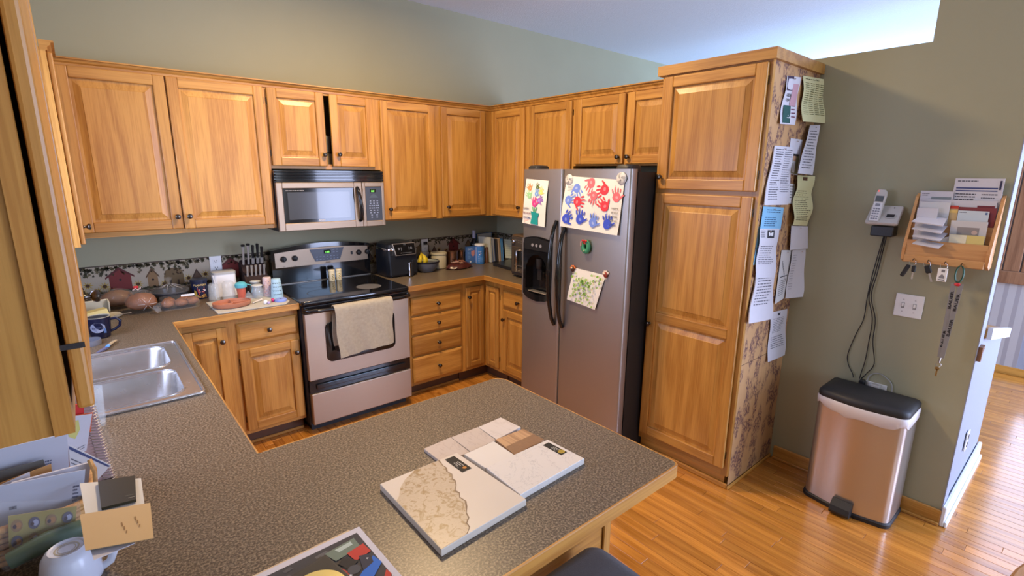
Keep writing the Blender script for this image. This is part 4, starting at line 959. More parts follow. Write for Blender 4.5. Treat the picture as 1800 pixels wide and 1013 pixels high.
mail('padded_mailer', 'clear-windowed mailer behind the fanned envelopes', -3.318, -3.430, 1.42, 1.618, -.056, -.064, 'paper_grey', lambda p: [p.rect(.1, .35, .75, .7, (215, 215, 222)), p.words(.15, .4, .7, .66, 4, G)], .006)
mail('bundle_of_letters', 'thick white bundle of letters in the corner slot', -3.318, -3.395, 1.43, 1.590, -.082, -.094, 'paper_white', lambda p: p.words(.2, .5, .8, .8, 4, G), .007)
mail('pale_envelope', 'pale blue-white envelope above the coupon pocket', -3.462, -3.568, 1.46, 1.585, -.050, -.060, mat('paper_pale', (.60, .66, .70), .8), lambda p: [p.words(.05, .05, .3, .12, 1, G), p.rect(.88, .04, .95, .12, (90, 110, 150))])
mail('photo_mailer', 'plastic sleeve with a faded face photo in the front slot', -3.450, -3.575, 1.43, 1.540, -.074, -.096, 'paper_grey', lambda p: [p.rect(.2, .25, .8, .75, (150, 145, 145)), p.disc(.68, .45, .08, (205, 180, 170))])
mail('yellow_coupon_pack', 'yellow coupon packet at the front of the rack', -3.455, -3.575, 1.385, 1.478, -.090, -.104, mat('coupon_yellow', (.70, .60, .22), .7), lambda p: [p.rect(0, 0, .5, .5, (225, 225, 200)), p.rect(.1, .55, .95, .98, (220, 215, 205)), p.rect(.5, .6, .56, .95, (50, 60, 130))])
mail('crumpled_receipt', 'crumpled grey receipt in the front slot', -3.395, -3.455, 1.40, 1.455, -.085, -.100, 'paper_grey', None, .006, .01)
for i, lab in enumerate(('topmost of the four white envelopes fanned out of the rack', 'second white envelope from the top of the fanned stack', 'third white envelope from the top of the fanned stack', 'lowest of the four white envelopes fanned out of the rack')):
    z = 1.520-.034*i; a = Vector((-.100, -3.335-.006*i, z+.012)); 
    sheet('white_envelope', lab, 'envelope', a+Vector((.03, -.095, .010)), a+Vector((.03, .0, .022)), a+Vector((-.055, -.098+.012*i*.5, -.018)), a+Vector((-.050, .020, -.006)), 'paper_white', None, None, 2, 2, .004, 'fanned white envelopes', smooth=False)
# keys
def keyring(y, lab, kind):
    x = -.136; t = thing('key_bunch', lab, 'keys', (x, y, 1.25))
    n = 18; M('chrome').tube([(x, y+.013*math.cos(2*PI*i/n), 1.334+.013*math.sin(2*PI*i/n)) for i in range(n)], .0012, 5, closed=True).build('ring', t)
    if kind == 0:
        M('black_plastic', T(x, y, 1.322) @ Matrix.Rotation(.35, 4, 'X')).box(-.005, .005, .002, .020, -.066, -.004, .004).build('fob', t)
        M('chrome').box(x-.004, x-.002, y-.012, y-.006, 1.256, 1.315).build('key', t); M('black_plastic').box(x-.008, x-.001, y-.018, y-.002, 1.290, 1.322, .003).build('key_head', t)
    if kind == 1:
        M('black_plastic', T(x, y-.003, 1.325) @ Matrix.Rotation(-.35, 4, 'X')).box(-.006, .004, -.012, .012, -.034, .004, .004).build('key_head', t)
        M('chrome', T(x, y-.003, 1.325) @ Matrix.Rotation(-.35, 4, 'X')).box(-.002, 0, -.004, .004, -.075, -.034).build('key', t)
    if kind == 2:
        b = M('white_plastic').box(x-.004, x, y-.018, y+.018, 1.262, 1.324, .002).build('tag', t)
        p = Print(Surf((x-.0042, y+.016, 1.322), (x-.0042, y-.016, 1.322), (x-.0042, y+.016, 1.264)), .0005); p.rect(.35, .08, .75, .28, (120, 120, 125)); p.poly([(.2, .62), (.5, .42), (.8, .62), (.8, .78), (.2, .78)], (130, 130, 135)); p.rect(.15, .86, .85, .93, (60, 60, 65)); p.build('print', b)
keyring(-3.345, 'car keys with a black fob on the first hook', 0); keyring(-3.400, 'single car key with a black head on the second hook', 1); keyring(-3.462, 'white plastic key tag on the third hook', 2)
ly = thing('lanyard', 'grey lanyard printed BAUER with a carabiner on the last hook', 'lanyard', (-.13, -3.52, .85))
x = -.137; n = 20
M(mat('carabiner_green', (.03, .09, .06), .4, metal=.3)).tube([(x, -3.521+.014*math.cos(2*PI*i/n), 1.305+.038*math.sin(2*PI*i/n)) for i in range(n)], .0035, 6, closed=True).build('carabiner', ly, smooth=60)
M(mat('clip_red', (.6, .03, .04), .4)).ball((x-.004, -3.522, 1.258), .010, 6, (.6, 1.2, .8)).build('red_clip', ly, smooth=60)
strap = mat('strap_grey', (.24, .235, .235), .8)
for (ya, yb, nm) in ((-3.508, -3.508, 0), (-3.534, -3.516, 1)):
    sf = Surf((x-.002-.003*nm, ya+.009, 1.262), (x-.002-.003*nm, ya-.009, 1.262), (x-.001-.003*nm, yb+.009-.004, .905), (x-.001-.003*nm, yb-.009-.004, .905)); s_ = sheet_mesh(sf, strap, 1, 6, .0012).build('strap', ly)
    p = Print(sf, .0005)
    for v in ((.34, .86) if nm == 0 else (.36, .70)): p.text('BAUER', .82, v, .0145, (28, 28, 32), ang=-PI/2, bold=.03, w=.085)
    p.build('print', s_)
M('dull_steel').tube([(x, -3.515, .905), (x, -3.514, .893), (x, -3.513, .880)], .004, 6).tube([(x, -3.513+.010*math.cos(2*PI*i/n), .868+.010*math.sin(2*PI*i/n)) for i in range(n)], .001, 5, closed=True).build('swivel', ly)
M(mat('brass', (.45, .33, .14), .35, metal=.9)).lathe((x-.001, -3.511, .850), [(.009, 0), (.009, .002)], 12, 'x').box(x-.001, x+.001, -3.515, -3.508, .812, .846).build('key', ly)

# ------------------------------------------------------------------ trash can
tr = thing('trash_can', 'stainless pedal trash can with a black lid by the wall', 'trash can', (-.15, -3.265, 0))
def dshape(x0, x1, y0, y1, bulge, r, n=6):
    pts = [(x1, y0), (x1, y1)]
    c = [(x0+r, y1)]; out = [(x1, y0), (x1, y1)]
    for i in range(n+1): a = -PI/2-PI/2*i/n; out.append((x0+r+r*math.cos(a), y1+r+r*math.sin(a)))
    for i in range(1, 9): s_ = i/9; out.append((x0-bulge*math.sin(PI*s_), y1+r+(y0-y1-2*r)*s_))
    for i in range(n+1): a = PI-PI/2*i/n; out.append((x0+r+r*math.cos(a), y0-r+r*math.sin(a)))
    return out
D = lambda g, z: [(a, b, z) for a, b in dshape(-.262+g, -.032-g*.5, -3.070-g, -3.462+g, .022, .045)]
M('black_satin').loft([D(-.006, 0), D(-.007, .006), D(-.007, .020), D(-.002, .026)]).build('base', tr, smooth=40)
M('bin_steel').loft([D(0, .0262), D(0, .582)]).build('body', tr, smooth=40)
m = M(mat('liner_white', (.70, .66, .68), .5, trans=0)); rn = random.Random(2)
L = []
for z, g in ((.558, -.001), (.561, -.0045), (.575, -.006), (.592, -.007), (.598, -.003)):
    lp = D(g, z); L.append([(a, b, z-(.012*math.sin(3.1*b*3)+.010*math.sin(j*.9) if z < .565 else 0)+(-.02 if z < .565 and -3.2 > b else 0)) for j, (a, b, z) in enumerate(lp)])
m.loft(L, False, False); m.build('liner', tr, smooth=60)
m = M('black_satin'); m.loft([D(-.003, .5985), D(-.004, .604), D(-.004, .622), D(.004, .634), D(.020, .642), D(.05, .646)]); m.build('lid', tr, smooth=50)
M('black_plastic').box(-.052, -.022, -3.42, -3.12, .575, .625, .006).build('hinge_cover', tr)
m = M('black_satin').prism([(-.284, .026), (-.284, .075), (-.300, .082), (-.335, .055), (-.345, .030), (-.335, .012), (-.284, .012)], -3.315, -3.225, 'y'); m.build('pedal', tr)

# ------------------------------------------------------------------ wallpaper border with birdhouses
mat('border_cream', (.40, .34, .25), .8, noise=.08, nscale=20)
IVY = [(62, 60, 38), (85, 78, 48), (48, 44, 30), (100, 90, 62)]
def border(name, TL, TR, BL, phase):
    t = M('border_cream'); a, b, c = Vector(TL), Vector(TR), Vector(BL); n = (c-a).cross(b-a).normalized()
    q = [a, b, b+c-a, c]; t.loft([[p+n*.0002 for p in q], [p+n*.0012 for p in q]]); o = t.build(name, kind='structure', origin=(0, 0, 0))
    p = Print(Surf(a+n*.0012, b+n*.0012, c+n*.0012), .0002); W, H = p.s.W, p.s.H; rn = random.Random(11)
    X = lambda x: x/W
    p.h = .00018
    def leaf(x, v, s, c):
        if not 0.01 < X(x) < .99: return
        pts = []
        for i in range(10):
            r = s*(1 if i % 2 else .5); a_ = PI*2*i/10+v*9; pts.append((X(x+r*math.cos(a_)), min(1, max(0, v+r*math.sin(a_)/H))))
        p.poly(pts, c, lift=False)
    p.k = 0
    x = 0
    while x < W:
        for _ in range(3): leaf(x+rn.random()*.03, .03+.12*rn.random()**.7, .010+.007*rn.random(), IVY[rn.randrange(4)])
        if rn.random() < .45: 
            for i in range(4): leaf(x+rn.random()*.03, .16+.06*i, .008+.005*rn.random(), IVY[rn.randrange(4)])
        x += .022
    x = 0
    while x < W: leaf(x, .93+.05*rn.random(), .013, (IVY+[(120, 100, 50)])[rn.randrange(5)]); x += .011
    p.rect(0, 0, 1, .035, (70, 55, 45)); p.k = 2
    def house(x, w, h, wall, roof, kind=0):
        if X(x-w/2) < .0 or X(x+w/2) > 1: return
        v1 = .96; v0 = v1-h/H; 
        if kind == 0:
            p.k = 3; p.poly([(X(x-w/2), v1), (X(x-w/2), v0+.22), (X(x), v0), (X(x+w/2), v0+.22), (X(x+w/2), v1)], wall, lift=False); p.k = 5
            p.poly([(X(x-w*.66), v0+.30), (X(x), v0-.03), (X(x+w*.66), v0+.30), (X(x+w*.66), v0+.37), (X(x), v0+.06), (X(x-w*.66), v0+.37)], roof)
            p.disc(X(x), v0+.42, X(.007), (35, 22, 18), 10)
        else:
            p.k = 3; p.poly([(X(x-w/2), v1), (X(x-w/2), v0+.3), (X(x-w*.42), v0+.1), (X(x-w*.2), v0), (X(x+w*.2), v0), (X(x+w*.42), v0+.1), (X(x+w/2), v0+.3), (X(x+w/2), v1)], wall, lift=False); p.k = 5
            for i in range(10): leaf(x-w/2+w*rn.random(), v0+.05+.2*rn.random(), .008, roof)
            for s_ in (-.2, .2): p.rect(X(x+s_*w-.006), v0+.45, X(x+s_*w+.006), v0+.7, (60, 45, 30))
    def flower(x, v, s):
        if not .02 < X(x) < .98: return
        p.k = 8
        for i in range(9): a_ = 2*PI*i/9; p.poly([(X(x+s*.3*math.cos(a_-.4)), v+s*.3*math.sin(a_-.4)/H), (X(x+s*math.cos(a_)), min(.99, v+s*math.sin(a_)/H)), (X(x+s*.3*math.cos(a_+.4)), v+s*.3*math.sin(a_+.4)/H)], (165, 135, 35), lift=False)
        p.k = 9; p.disc(X(x), v, X(s*.36), (70, 45, 20), 10)
    x = -phase
    while x < W+.3:
        house(x+.15, .110, .145, (112, 42, 38), (85, 36, 34)); flower(x+.07, .74, .030); flower(x+.10, .90, .026); flower(x+.235, .78, .030); flower(x+.035, .88, .026)
        house(x+.315, .055, .125, (135, 105, 70), (90, 65, 42)); flower(x+.37, .86, .026)
        house(x+.43, .11, .115, (105, 85, 55), (80, 60, 40), 1); flower(x+.51, .74, .030); house(x+.56, .045, .09, (95, 75, 60), (70, 52, 42)); flower(x+.61, .66, .030); flower(x+.585, .86, .024)
        x += .62
    p.build('border_print', o); return o
border('trim_4', (-3.478, -.0002, 1.165), (-.002, -.0002, 1.165), (-3.478, -.0002, .990), .29)
border('trim_5', (-.0002, -.002, 1.165), (-.0002, -1.29, 1.165), (-.0002, -.002, .990), .1)
def outlet(name, lab, x0, x1, z0, z1):
    t = thing(name, lab, 'outlet', ((x0+x1)/2, -.006, z0)); c = (x0+x1)/2
    M('white_plastic').box(x0, x1, -.0075, -.0018, z0, z1, .002).build('plate', t)
    for z in (z0+(z1-z0)*.30, z0+(z1-z0)*.70):
        s = M('white_plastic').box(c-.017, c+.017, -.0095, -.0076, z-.016, z+.016, .0015).build('socket', t)
        M('black_plastic').box(c-.009, c-.006, -.0100, -.0096, z-.004, z+.007).box(c+.006, c+.009, -.0100, -.0096, z-.004, z+.007).box(c-.003, c+.003, -.0100, -.0096, z-.012, z-.007).build('slot', s, kind='stuff')
    return t
outlet('wall_outlet', 'white duplex outlet in the border beside the knife block', -2.506, -2.434, 1.052, 1.166)
o2 = outlet('wall_outlet', 'white outlet with a black plug between air fryer and cream crock', -.862, -.792, 1.046, 1.160)
M('black_plastic').box(-.845, -.812, -.035, -.0101, 1.112, 1.138, .005).tube([(-.815, -.030, 1.12), (-.800, -.030, 1.10), (-.797, -.022, 1.05), (-.80, -.024, .998), (-.82, -.05, .925), (-.90, -.08, .920)], .003, 6).build('plug', o2, smooth=60)

# ------------------------------------------------------------------ things on the back worktop, sink side
def lath(name, parent, m_, c, prof, n=20, smooth=40, **kw): return M(m_, T(*c)).lathe((0, 0, 0), prof, n).build(name, parent, smooth=smooth, **kw)
def cylsurf(cx, cy, r, z0, z1, ang, half):
    n = Vector((math.cos(ang), math.sin(ang), 0)); rt = Vector((-n.y, n.x, 0)); w = 2*r*math.sin(half); base = Vector((cx, cy, 0))+n*r
    a = base-rt*w/2; return Surf(a+Vector((0, 0, z1)), a+rt*w+Vector((0, 0, z1)), a+Vector((0, 0, z0)), bulge=lambda u, v: math.sqrt(max(0, r*r-((u-.5)*w)**2))-r)
# knife block
kb = thing('knife_block', 'dark wood knife block with steel handles beside the range', 'knife block', (-2.265, -.13, ZC))
kd = mat('block_wood', (.022, .009, .008), .8, noise=.3, nscale=40)
m = M(kd).prism([(-.215, ZC+.0005), (-.035, ZC+.0005), (-.035, 1.10), (-.085, 1.135), (-.155, 1.060), (-.215, .995)], -2.338, -2.192, 'x')
m.v = m.v; kbb = m.build('block', kb)
stl = mat('knife_steel', (.55, .53, .50), .35, metal=.6)
for i in range(5):
    x = -2.318+.0265*i
    M(stl).tube([(x, -.178, 1.035), (x, -.188, 1.070), (x, -.198, 1.108)], [.0075, .006, .0085], 8, flat=1).build('knife_handle', kb, smooth=50)
for i, (x, h, bl) in enumerate(((-2.322, .13, 0), (-2.290, .135, 0), (-2.262, .13, 1), (-2.232, .138, 1), (-2.206, .115, 1))):
    m = M('black_plastic' if bl else stl).tube([(x, -.115, 1.108), (x, -.135, 1.108+h*.5), (x, -.150, 1.108+h)], [.010, .0085, .0125], 8, flat=.8)
    if not bl: m.use('black_plastic').tube([(x, -.150, 1.108+h), (x, -.152, 1.116+h)], .0128, 8)
    else: m.use(stl).tube([(x, -.118, 1.110), (x, -.131, 1.150)], .0105, 8)
    m.build('knife_handle', kb, smooth=50)
# drying mat and what stands on it
mt = M(mat('mat_cloth', (.50, .49, .42), .95, bump=.6, bscale=300)).prism([(-2.600, -.300), (-2.180, -.265), (-2.175, -.575), (-2.215, -.640), (-2.595, -.632)], ZC+.0004, ZC+.005)
mt.build('drying_mat', label='cream drying mat spread on the worktop corner by the range', cat='mat')
ZM = ZC+.0054
pl = thing('divided_plate', 'oval terracotta silicone plate with dividers on the drying mat', 'plate', (-2.492, -.500, ZM))
tc_ = mat('terracotta', (.48, .19, .105), .55); E_l = lambda rx, ry, z: [(-2.492+rx*math.cos(2*PI*i/28), -.500+ry*math.sin(2*PI*i/28), z) for i in range(28)]
M(tc_).loft([E_l(.090, .066, ZM), E_l(.104, .080, ZM+.006), E_l(.108, .084, ZM+.030), E_l(.103, .079, ZM+.031), E_l(.099, .075, ZM+.009), E_l(.02, .02, ZM+.008)]).build('dish', pl, smooth=60)
M(tc_).box(-2.492, -2.395, -.503, -.497, ZM+.008, ZM+.027, .002).box(-2.55, -2.492, -.53, -.524, ZM+.0085, ZM+.027, .002).box(-2.495, -2.489, -.525, -.427, ZM+.0085, ZM+.027, .002).build('divider', pl)
def bottle(x, y, r, h, name, lab, m_='clear_plastic'):
    return M(m_, T(x, y, ZM)).lathe((0, 0, 0), [(r*.95, 0), (r, .004), (r*.93, h*.35), (r*.86, h*.5), (r*.93, h*.7), (r*.9, h*.9), (r*.6, h), (r*.55, h-.003), (r*.85, h*.88), (r*.88, h*.3), (r*.9, .006)], 20, cap0=True, cap1=True).build(name, smooth=60, label=lab, cat='bottle')
bottle(-2.545, -.270, .034, .112, 'baby_bottle', 'clear baby bottle upended on the mat edge with a brush standing in it')
M('white_plastic').tube([(-2.530, -.240, ZM), (-2.528, -.236, ZM+.10), (-2.535, -.236, ZM+.155)], .0045, 6).build('bottle_brush', smooth=60, label='thin white brush handle standing behind the end bottle', cat='brush')
bottle(-2.462, -.285, .041, .118, 'baby_bottle', 'wide clear bottle upended before the white canister')
cn = thing('canister', 'white lidded canister under the outlet', 'canister', (-2.455, -.135, ZC))
M('white_plastic').loft([[(a, b, z) for a, b in rrect(-2.455, -.130, .135-2*i, .10-2*i, .022)] for i, z in ((0, ZC+.0004), (0, ZC+.150))]).build('body', cn, smooth=40)
M(mat('lid_grey', (.42, .42, .40), .4)).loft([[(a, b, z) for a, b in rrect(-2.455, -.130, .140-2*i, .105-2*i, .024)] for i, z in ((0, ZC+.1505), (0, ZC+.165), (.01, ZC+.170))]).build('lid', cn, smooth=40)
sc_ = thing('sippy_cup', 'small sippy cup with a turquoise lid and coral body', 'cup', (-2.398, -.330, ZM))
lath('body', sc_, mat('coral', (.60, .13, .08), .4), (-2.398, -.330, ZM), [(.020, 0), (.022, .004), (.028, .075)])
lath('lid', sc_, mat('turquoise', (.12, .48, .55), .4), (-2.398, -.330, ZM), [(.034, .0755), (.036, .080), (.036, .098), (.026, .108), (.012, .112)])
M('turquoise').tube([(-2.364, -.332, ZM+.092), (-2.340, -.335, ZM+.085), (-2.330, -.337, ZM+.06), (-2.338, -.336, ZM+.035)], .004, 6).build('handle', sc_, smooth=60)
M('clear_plastic', T(-2.372, -.395, ZM)).lathe((0, 0, 0), [(.028, 0), (.027, .006), (.020, .035), (.008, .050), (.004, .058)], 18).build('bottle_collar', smooth=60, label='small clear dome standing between sippy cup and jar', cat='bottle part')
def jar(x, y, lab, h=.078): 
    t = thing('glass_jar', lab, 'jar', (x, y, ZM)); M('clear_glass', T(x, y, ZM)).lathe((0, 0, 0), [(.033, 0), (.036, .004), (.036, h*.8), (.031, h*.88), (.031, h), (.028, h), (.028, h*.86), (.033, h*.76), (.033, .006)], 20).build('body', t, smooth=50)
    M(mat('milk_glass', (.62, .64, .60), .4), T(x, y, ZM)).lathe((0, 0, 0), [(.0315, h+.0005), (.033, h+.002), (.033, h+.008), (.028, h+.010)], 18).build('lid', t, smooth=50)
jar(-2.312, -.372, 'clear glass jar with a pale lid between sippy cup and whale cup'); jar(-2.298, -.275, 'second pale-lidded jar half hidden behind the first one', .088)
def cup(name, lab, x, y, r0, r1, h, m_, pr, ang=-1.75):
    t = thing(name, lab, 'cup', (x, y, ZM)); M(m_, T(x, y, ZM)).lathe((0, 0, 0), [(r0, 0), (r0, .003), (r1, h-.003), (r1-.003, h)], 22).build('wall', t, smooth=50)
    p = Print(cylsurf(x, y, (r0+r1)/2, ZM+.01, ZM+h-.01, ang, .95), .0062); pr(p); p.build('print', t)
def whales(p):
    rn = random.Random(4)
    for i in range(16):
        u, v = .12+.25*(i % 4)+.05*(i//4 % 2), .1+.24*(i//4); a = [(u+.085*math.cos(t*PI/6), v+.075*math.sin(t*PI/6)) for t in range(7)]; b = [(u+.055*math.cos(t*PI/6), v+.035*math.sin(t*PI/6)) for t in range(6, -1, -1)]
        p.poly(a+b, (60, 70, 95), lift=False)
cup('kids_cup', 'pink and white patterned cup upended behind the whale cup', -2.243, -.350, .0300, .0255, .128, mat('cup_pinkish', (.62, .50, .50), .45), lambda p: [p.disc(.1+.2*(i % 5), .1+.13*(i//5)+.05*(i % 2), .045, (190, 60, 90) if i % 3 else (90, 110, 170), 8, lift=False) for i in range(35)])
cup('kids_cup', 'light blue cup with dark curved whales upended at the mat corner', -2.207, -.425, .0385, .0285, .125, mat('cup_blue', (.36, .56, .68), .45), whales)
t = thing('cup_lid', 'round periwinkle blue lid with a red tab on the mat corner', 'lid', (-2.222, -.555, ZM))
lath('disc', t, mat('periwinkle', (.25, .34, .72), .4), (-2.222, -.555, ZM), [(.036, 0), (.038, .004), (.037, .014), (.030, .018), (.026, .016)]); lath('dot', t, mat('dot_blue', (.10, .14, .35), .4), (-2.222, -.555, ZM+.0165), [(.006, 0), (.006, .002)])
M(mat('magenta', (.50, .03, .16), .4)).ball((-2.268, -.545, ZM+.012), .013, 6, (.8, 1, .9)).build('tab', t, smooth=60)
t = thing('pacifier', 'white and lilac pacifier on the mat beside the terracotta plate', 'pacifier', (-2.312, -.585, ZM))
M('white_plastic').ball((-2.318, -.575, ZM+.013), .0135, 6).build('shield', t, smooth=60); M(mat('lilac', (.45, .35, .55), .4)).ball((-2.303, -.590, ZM+.0095), .010, 6).build('nipple', t, smooth=60)
M(mat('spoon_cream', (.70, .66, .60), .4)).tube([(-2.382, -.522, ZM+.006), (-2.35, -.500, ZM+.008), (-2.315, -.475, ZM+.010)], [.005, .0045, .0065], 6).build('spoon', smooth=60, label='short cream plastic spoon at the end of the plate', cat='spoon')
# bread bag
def lump(m, c, rx, ry, rz, seed=0, n=9, wob=.08):
    rn = random.Random(seed); ph = [rn.random()*6 for _ in range(4)]; L = []
    for i in range(n+1):
        f = PI*(i+.03)/(n+.06); lp = []
        for j in range(2*n):
            t = 2*PI*j/(2*n); k_ = 1+wob*math.sin(3*t+ph[0]+2*f)+wob*.6*math.sin(5*t+ph[1])*math.sin(4*f+ph[2]); lp.append((c[0]+rx*k_*math.sin(f)*math.cos(t), c[1]+ry*k_*math.sin(f)*math.sin(t), c[2]-rz*k_*math.cos(f)*(.75 if math.cos(f) > 0 else 1)))
        L.append(lp)
    return m.loft(L)
crust = mat('bread_crust', (.22, .080, .026), .6, noise=.5, nscale=35, bump=.6, bscale=60)
br = thing('bread_bag', 'round brown loaf in a clear bag with a twisted tail', 'bread', (-2.925, -.295, ZC))
lump(M(crust), (-2.925, -.300, ZC+.058), .078, .075, .055, 3, wob=.04).build('loaf', br, smooth=70)
lump(M('cling_film'), (-2.928, -.300, ZC+.066), .078, .082, .064, 4, n=12, wob=.05).build('bag', br, smooth=30)
m = M('cling_film'); rn = random.Random(6)
for i in range(7):
    a = -.9+.3*i; m.tube([(-2.875, -.375, ZC+.045), (-2.868+.006*math.sin(a), -.390, ZC+.04+.01*a), (-2.858+.006*rn.random(), -.405-.012*rn.random(), ZC+.037+.028*a)], [.004, .012, .016], 5, flat=.2)
m.build('bag_tail', br, smooth=30)
for i in range(6): a = 2*PI*i/6; M(mat('film_glint', (.45, .43, .43), .2)).tube([(-2.905+.012*math.cos(a), -.385, ZC+.06+.012*math.sin(a)), (-2.905+.045*math.cos(a), -.374, ZC+.06+.04*math.sin(a))], [.0016, .0008], 4).build('pleat', br)
b2 = thing('bread_bag', 'darker bagged loaf with a red and white clip behind the round loaf', 'bread', (-3.02, -.13, ZC))
lump(M(mat('crust_dark', (.17, .08, .035), .6, noise=.4, nscale=30)), (-3.030, -.135, ZC+.060), .085, .052, .055, 8, wob=.05).build('loaf', b2, smooth=70)
lump(M('cling_film'), (-3.030, -.135, ZC+.065), .092, .058, .060, 9, wob=.06).build('bag', b2, smooth=30)
M(mat('clip_pale', (.70, .55, .50), .5)).tube([(-2.955, -.195, ZC+.115), (-2.94, -.20, ZC+.125), (-2.93, -.20, ZC+.115), (-2.915, -.205, ZC+.128)], .004, 5).use('clip_red').box(-2.95, -2.925, -.20, -.19, ZC+.125, ZC+.14, .003).build('bag_clip', b2)
# clamshell of rolls, pan with film behind
ro = thing('roll_package', 'clear clamshell of brown rolls behind the end of the worktop edge', 'food package', (-2.745, -.315, ZC))
for i, (x, y) in enumerate(((-2.805, -.335), (-2.735, -.340), (-2.675, -.325), (-2.79, -.275), (-2.71, -.272))): lump(M(crust), (x, y, ZC+.034), .036, .034, .028, i+20, n=6).build('roll', ro, smooth=70)
m = M('cling_film'); m.loft([[(a, b, z) for a, b in rrect(-2.742, -.307, .215-2*i, .155-2*i, .03)] for i, z in ((.008, ZC+.0005), (0, ZC+.03), (.002, ZC+.034), (.012, ZC+.066), (.03, ZC+.072))]); m.build('clamshell', ro, smooth=30)
M(mat('label_white', (.75, .74, .70), .5)).box(-2.735, -2.665, -.3665, -.3655, ZC+.076, ZC+.088).build('label', ro)
pi = thing('covered_pan', 'dark round pan under clear film with a knotted top', 'pan', (-2.765, -.135, ZC))
M(mat('pan_dark', (.025, .028, .033), .3), T(-2.765, -.135, ZC)).lathe((0, 0, 0), [(.075, .0005), (.082, .01), (.096, .070), (.106, .074), (.106, .078), (.093, .076), (.08, .02)], 28, cap1=True).build('pan', pi, smooth=40)
m = M('cling_film', T(-2.765, -.135, ZC)); m.lathe((0, 0, 0), [(.108, .070), (.109, .080), (.09, .098), (.05, .108), (.018, .116), (.008, .128), (.016, .145), (.024, .160)], 16, cap0=False, cap1=False); m.build('film_cover', pi, smooth=30)
m = M('film_glint'); rn = random.Random(7)
for i in range(9): a = 2*PI*i/9; m.tube([(-2.765+.018*math.cos(a), -.135+.018*math.sin(a), ZC+.116), (-2.765+(.05+.04*rn.random())*math.cos(a+.2), -.135+.07*math.sin(a+.2), ZC+.106-.02*rn.random())], [.0016, .0008], 4)
m.build('film_crease', pi, kind='stuff')
# snack can
ca = thing('peanut_can', 'dark blue PLANTERS nut can under the border', 'can', (-2.600, -.120, ZC))
navy = mat('can_navy', (.015, .02, .06), .4)
lath('body', ca, navy, (-2.600, -.120, ZC), [(.046, .0005), (.047, .003), (.047, .112)]); lath('lid', ca, mat('lid_navy', (.02, .025, .05), .35), (-2.600, -.120, ZC), [(.050, .1125), (.0505, .115), (.0505, .127), (.047, .130)])
p = Print(cylsurf(-2.600, -.120, .047, ZC+.005, ZC+.110, -1.62, 1.05), .0006)
p.text('PLANTERS', .5, .20, .016, (225, 200, 130), align=.5, w=.070, bold=.02); p.rect(.30, .27, .78, .33, (215, 170, 110)); p.poly([(.28, .36), (.80, .36), (.74, .72), (.36, .72)], (190, 45, 35)); p.rect(.36, .42, .74, .47, (235, 190, 170)); p.rect(.40, .55, .72, .59, (235, 150, 140))
p.disc(.80, .50, .075, (215, 215, 225)); rn = random.Random(1)
for i in range(26): p.disc(.12+.75*rn.random(), .76+.2*rn.random(), .05, ((185, 140, 70), (205, 165, 95), (150, 105, 55))[i % 3], 7)
p.poly([(.10, .4), (.22, .55), (.26, .76), (.12, .9), (.05, .7)], (190, 160, 60)); p.build('can_print', ca)

# ------------------------------------------------------------------ by the sink
bm_ = thing('blue_mug', 'navy blue mug with a pale oval badge behind the sink', 'mug', (-3.135, -.745, ZC))
M(mat('mug_navy', (.008, .010, .032), .2), T(-3.135, -.745, ZC)).lathe((0, 0, 0), [(.036, .0005), (.040, .005), (.046, .05), (.050, .106)], 24).build('body', bm_, smooth=60)
M(mat('mug_inside', (.42, .38, .27), .4), T(-3.135, -.745, ZC)).lathe((0, 0, 0), [(.050, .1062), (.0505, .109), (.047, .109), (.044, .09), (.040, .05)], 24, cap0=False).build('rim', bm_, smooth=60)
M('mug_navy').tube([(-3.090, -.752, ZC+.088), (-3.066, -.756, ZC+.092), (-3.050, -.757, ZC+.075), (-3.055, -.756, ZC+.050), (-3.075, -.752, ZC+.034), (-3.095, -.748, ZC+.026)], .0065, 8).build('handle', bm_, smooth=60)
p = Print(cylsurf(-3.135, -.745, .0475, ZC+.03, ZC+.09, -1.75, .9), .0012); p.disc(.5, .5, .40, (125, 130, 150), 20, rv=.42); p.text('RITERS', .5, .58, .012, (60, 65, 95), align=.5, w=.045, bold=.02); p.rect(.80, .62, .92, 1.0, (70, 100, 150)); p.build('badge', bm_)
M(mat('lid_slate', (.16, .17, .21), .5), T(-3.182, -.862, ZC)).lathe((0, 0, 0), [(.046, .0005), (.046, .026), (.043, .026), (.042, .004)], 24, cap1=True).build('jar_lid', smooth=40, label='grey-blue open round lid on the sink ledge before the navy mug', cat='lid')
pk = thing('paring_knife', 'blue-bladed peeler with a tan handle lying behind the sink', 'utensil', (-3.12, -.98, ZC))
M(mat('handle_tan', (.40, .32, .20), .5)).tube([(-3.115, -.965, ZC+.010), (-3.098, -.920, ZC+.011), (-3.082, -.888, ZC+.010)], [.007, .0085, .006], 6, flat=.7).build('handle', pk, smooth=60)
M(mat('bright_blue', (.12, .35, .75), .4)).tube([(-3.122, -.985, ZC+.009), (-3.114, -.963, ZC+.011)], .0088, 6, flat=.7).build('collar', pk, smooth=60)
M(mat('blade_blue', (.13, .14, .25), .35)).prism([(-3.130, -.985), (-3.115, -.990), (-3.150, -1.055), (-3.165, -1.060)], ZC+.004, ZC+.012).build('blade', pk)
bd = thing('butter_dish', 'cream butter dish with a yellow block, in the corner behind the mug', 'dish', (-3.13, -.33, ZC))
dm = mat('dish_cream', (.52, .48, .36), .4)
M(dm, T(-3.13, -.34, ZC) @ rotz(.2)).loft([[(a, b, z) for a, b in rrect(0, 0, w, h_, .03)] for w, h_, z in ((.16, .08, .0005), (.20, .11, .010), (.205, .115, .016), (.19, .10, .013), (.15, .07, .008))]).build('dish', bd, smooth=50)
